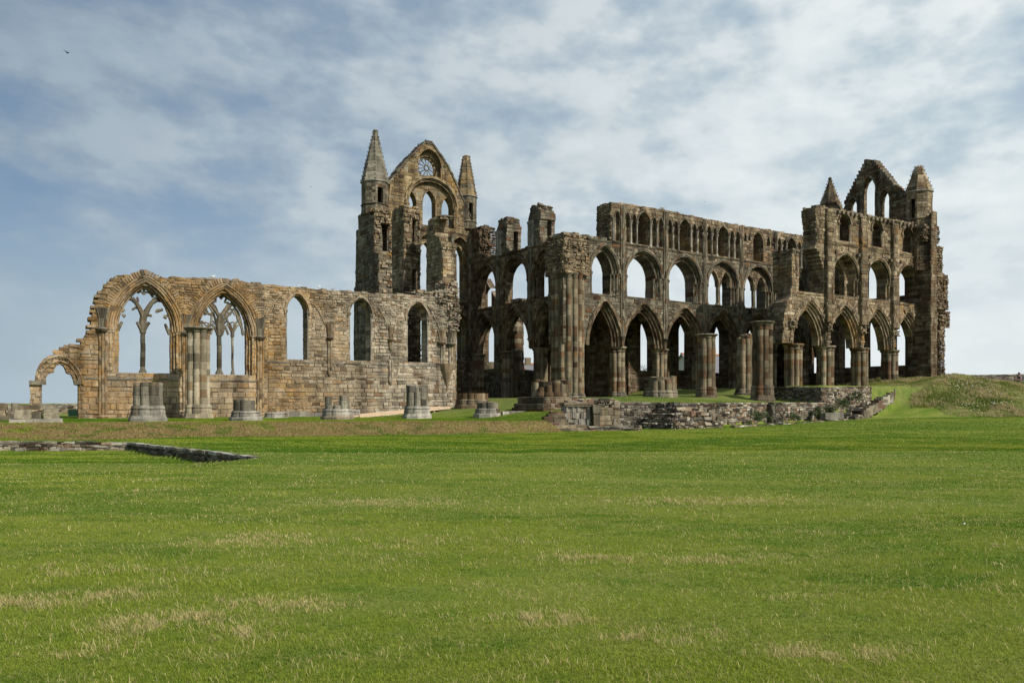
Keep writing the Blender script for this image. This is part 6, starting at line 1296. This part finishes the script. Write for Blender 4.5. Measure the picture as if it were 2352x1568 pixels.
for X, Y, rt, kd, lb in ((488, 639.5, .3, 'gull', 'white gull standing on the wall top between the two big windows'), (547, 645, 1.9, 'grey', 'grey young gull perched on the wall top right of the second big window'),
                         (690, 661.5, 3., 'gull', 'white gull crouching on the wall top above the first lancet'), (732, 663, 1.2, 'gull', 'white gull standing upright on the wall top between the first two lancets'), (765, 668, .2, 'grey', 'dark gull sitting near a ledge just left of the transept, on the nave wall top')):
    x, y, z = on(PN, X, Y, .5); bird(x, y, z, rt, kd, lb, 'gulls resting on the nave wall', s=.95)
x, y, z = on(PA, 1522, 482, .6); bird(x, y, z, .4, 'grey', 'gull perched alone on the choir clerestory above the third wall shaft', s=1.3)
rr = random.Random(6)
GB = [('left', [(463, 425), (508, 366), (520, 352), (538, 325), (560, 297), (572, 288), (585, 266), (601, 243), (618, 236), (631, 231), (640, 224)]), ('top', [(655, 216), (664, 209), (676, 211), (690, 216)]), ('right', [(715, 232), (703, 225)])]
ORD = ['lowest', 'second', 'third', 'fourth', 'fifth', 'sixth', 'seventh', 'eighth', 'ninth', 'tenth', 'eleventh']
for sd_, lst in GB:
    for k, (x, y) in enumerate(lst):
        X, Y = Z3(x, y); bx, by, bz = on(PD, X, Y + 1.3, .1)
        lb = {'left': f'{ORD[k]} black bird, counting upwards, on the left slope of the rose window gable', 'right': f'{ORD[k]} of two black birds on the right slope of the rose window gable',
              'top': f'{(["leftmost", "second", "third", "rightmost"] * 3)[k]} of four black birds on the very top of the rose window gable'}[sd_]
        bird(bx, by, bz, rr.uniform(0, 6.28), 'jackdaw', lb, 'black birds on the transept gable', s=1.05)
for k, (sx_, z_) in enumerate(((-1, 25.5), (-1, 25.95), (-1, 26.4), (1, 26.5), (1, 26.0))):
    rad = .16 + 1.17 * (1 - (z_ - 22.35) / 4.85); q = PD.at(.02 + sx_ * (rad - .03), .55)
    bird(q[0], q[1], z_, rr.uniform(0, 6.28), 'jackdaw', ['lowest black bird on the left edge of the tallest spire', 'middle black bird on the left edge of the tallest spire', 'upper black bird on the left edge of the tallest spire', 'upper black bird on the right edge of the tallest spire', 'lower black bird on the right edge of the tallest spire'][k], 'black birds on the tall spire', s=.8)
x, y = ray(155, 40); bird(x, y, zat(122, 40), 2.6, 'jackdaw', 'dark bird in flight high at the upper left of the sky', fly=True, s=.55)
x, y = ray(1618, 110); bird(x, y, zat(464, 110), .6, 'jackdaw', 'distant dark bird flying above the choir wall', fly=True, s=.45)
x, y = ray(713, 90); bird(x, y, zat(430, 90), .9, 'jackdaw', 'tiny distant bird flying left of the pointed spires', fly=True, s=.45)
# ------------------------------------------------------------------ person beyond the mound
def person(x, y, z, rot):
    g = thing('person', 'person in a dark brimmed hat with a backpack behind the mound', 'person', loc=(x, y, z), rot=rot)
    J = [((0, 0, .95), .15, None), ((0, 0, 1.15), .13, 0), ((.02, 0, 1.38), .155, 1), ((.03, 0, 1.5), .055, 2), ((.05, 0, 1.58), .07, 3), ((.06, 0, 1.66), .085, 4), ((.05, 0, 1.74), .07, 5)]
    for s in (-1, 1):
        b = len(J); J += [((0, .1 * s, .9), .1, 0), ((.03, .1 * s, .5), .062, b), ((-.01, .1 * s, .1), .04, b + 1), ((.14, .1 * s, .04), .032, b + 2)]
        b = len(J); J += [((.02, .19 * s, 1.42), .055, 2), ((.0, .25 * s, 1.15), .042, b), ((.22, .2 * s, 1.08), .033, b + 1), ((.31, .18 * s, 1.09), .026, b + 2)]
        for k in range(5): q = len(J); J += [((.36, (.155 + .012 * k) * s, 1.1 - .006 * k), .009, b + 3), ((.39, (.155 + .012 * k) * s, 1.08), .008, q)]
    me = bpy.data.meshes.new('body'); me.from_pydata([j[0] for j in J], [(j[2], i) for i, j in enumerate(J) if j[2] is not None], []); o = bpy.data.objects.new('body', me); COL.objects.link(o); o.parent = g
    sk = o.modifiers.new('skin', 'SKIN'); 
    for v, j in zip(me.skin_vertices[0].data, J): v.radius = (j[1], j[1])
    me.skin_vertices[0].data[0].use_root = True
    o.modifiers.new('sub', 'SUBSURF').levels = 1; me.materials.append(M['skin'])
    m = MB(); m.lathe(.0, 0, [(.19, .9), (.185, 1.1), (.2, 1.3), (.2, 1.42), (.09, 1.5)], n=14, sx=.75, sy=1.12); m.build('jacket', M['cloth'], g)
    for s in (-1, 1): m = MB(); m.lathe(.01, .1 * s, [(.06, .06), (.08, .5), (.115, .95)], n=10); m.build('trouser_leg', M['trousers'], g)
    m = MB(); m.lathe(.055, 0, [(.23, 1.70), (.22, 1.715), (.1, 1.72), (.095, 1.78), (.07, 1.83)], n=16); m.build('hat', M['hat'], g)
    m = MB(); m.hexa([(-.36, -.14, 1.05), (-.16, -.16, 1.0), (-.14, -.15, 1.45), (-.3, -.12, 1.42), (-.36, .14, 1.05), (-.16, .16, 1.0), (-.14, .15, 1.45), (-.3, .12, 1.42)]); m.build('backpack', M['pack'], g)
x, y = ray(2342, 80); person(x, y, zat(856, 80) - 1.78, math.pi)
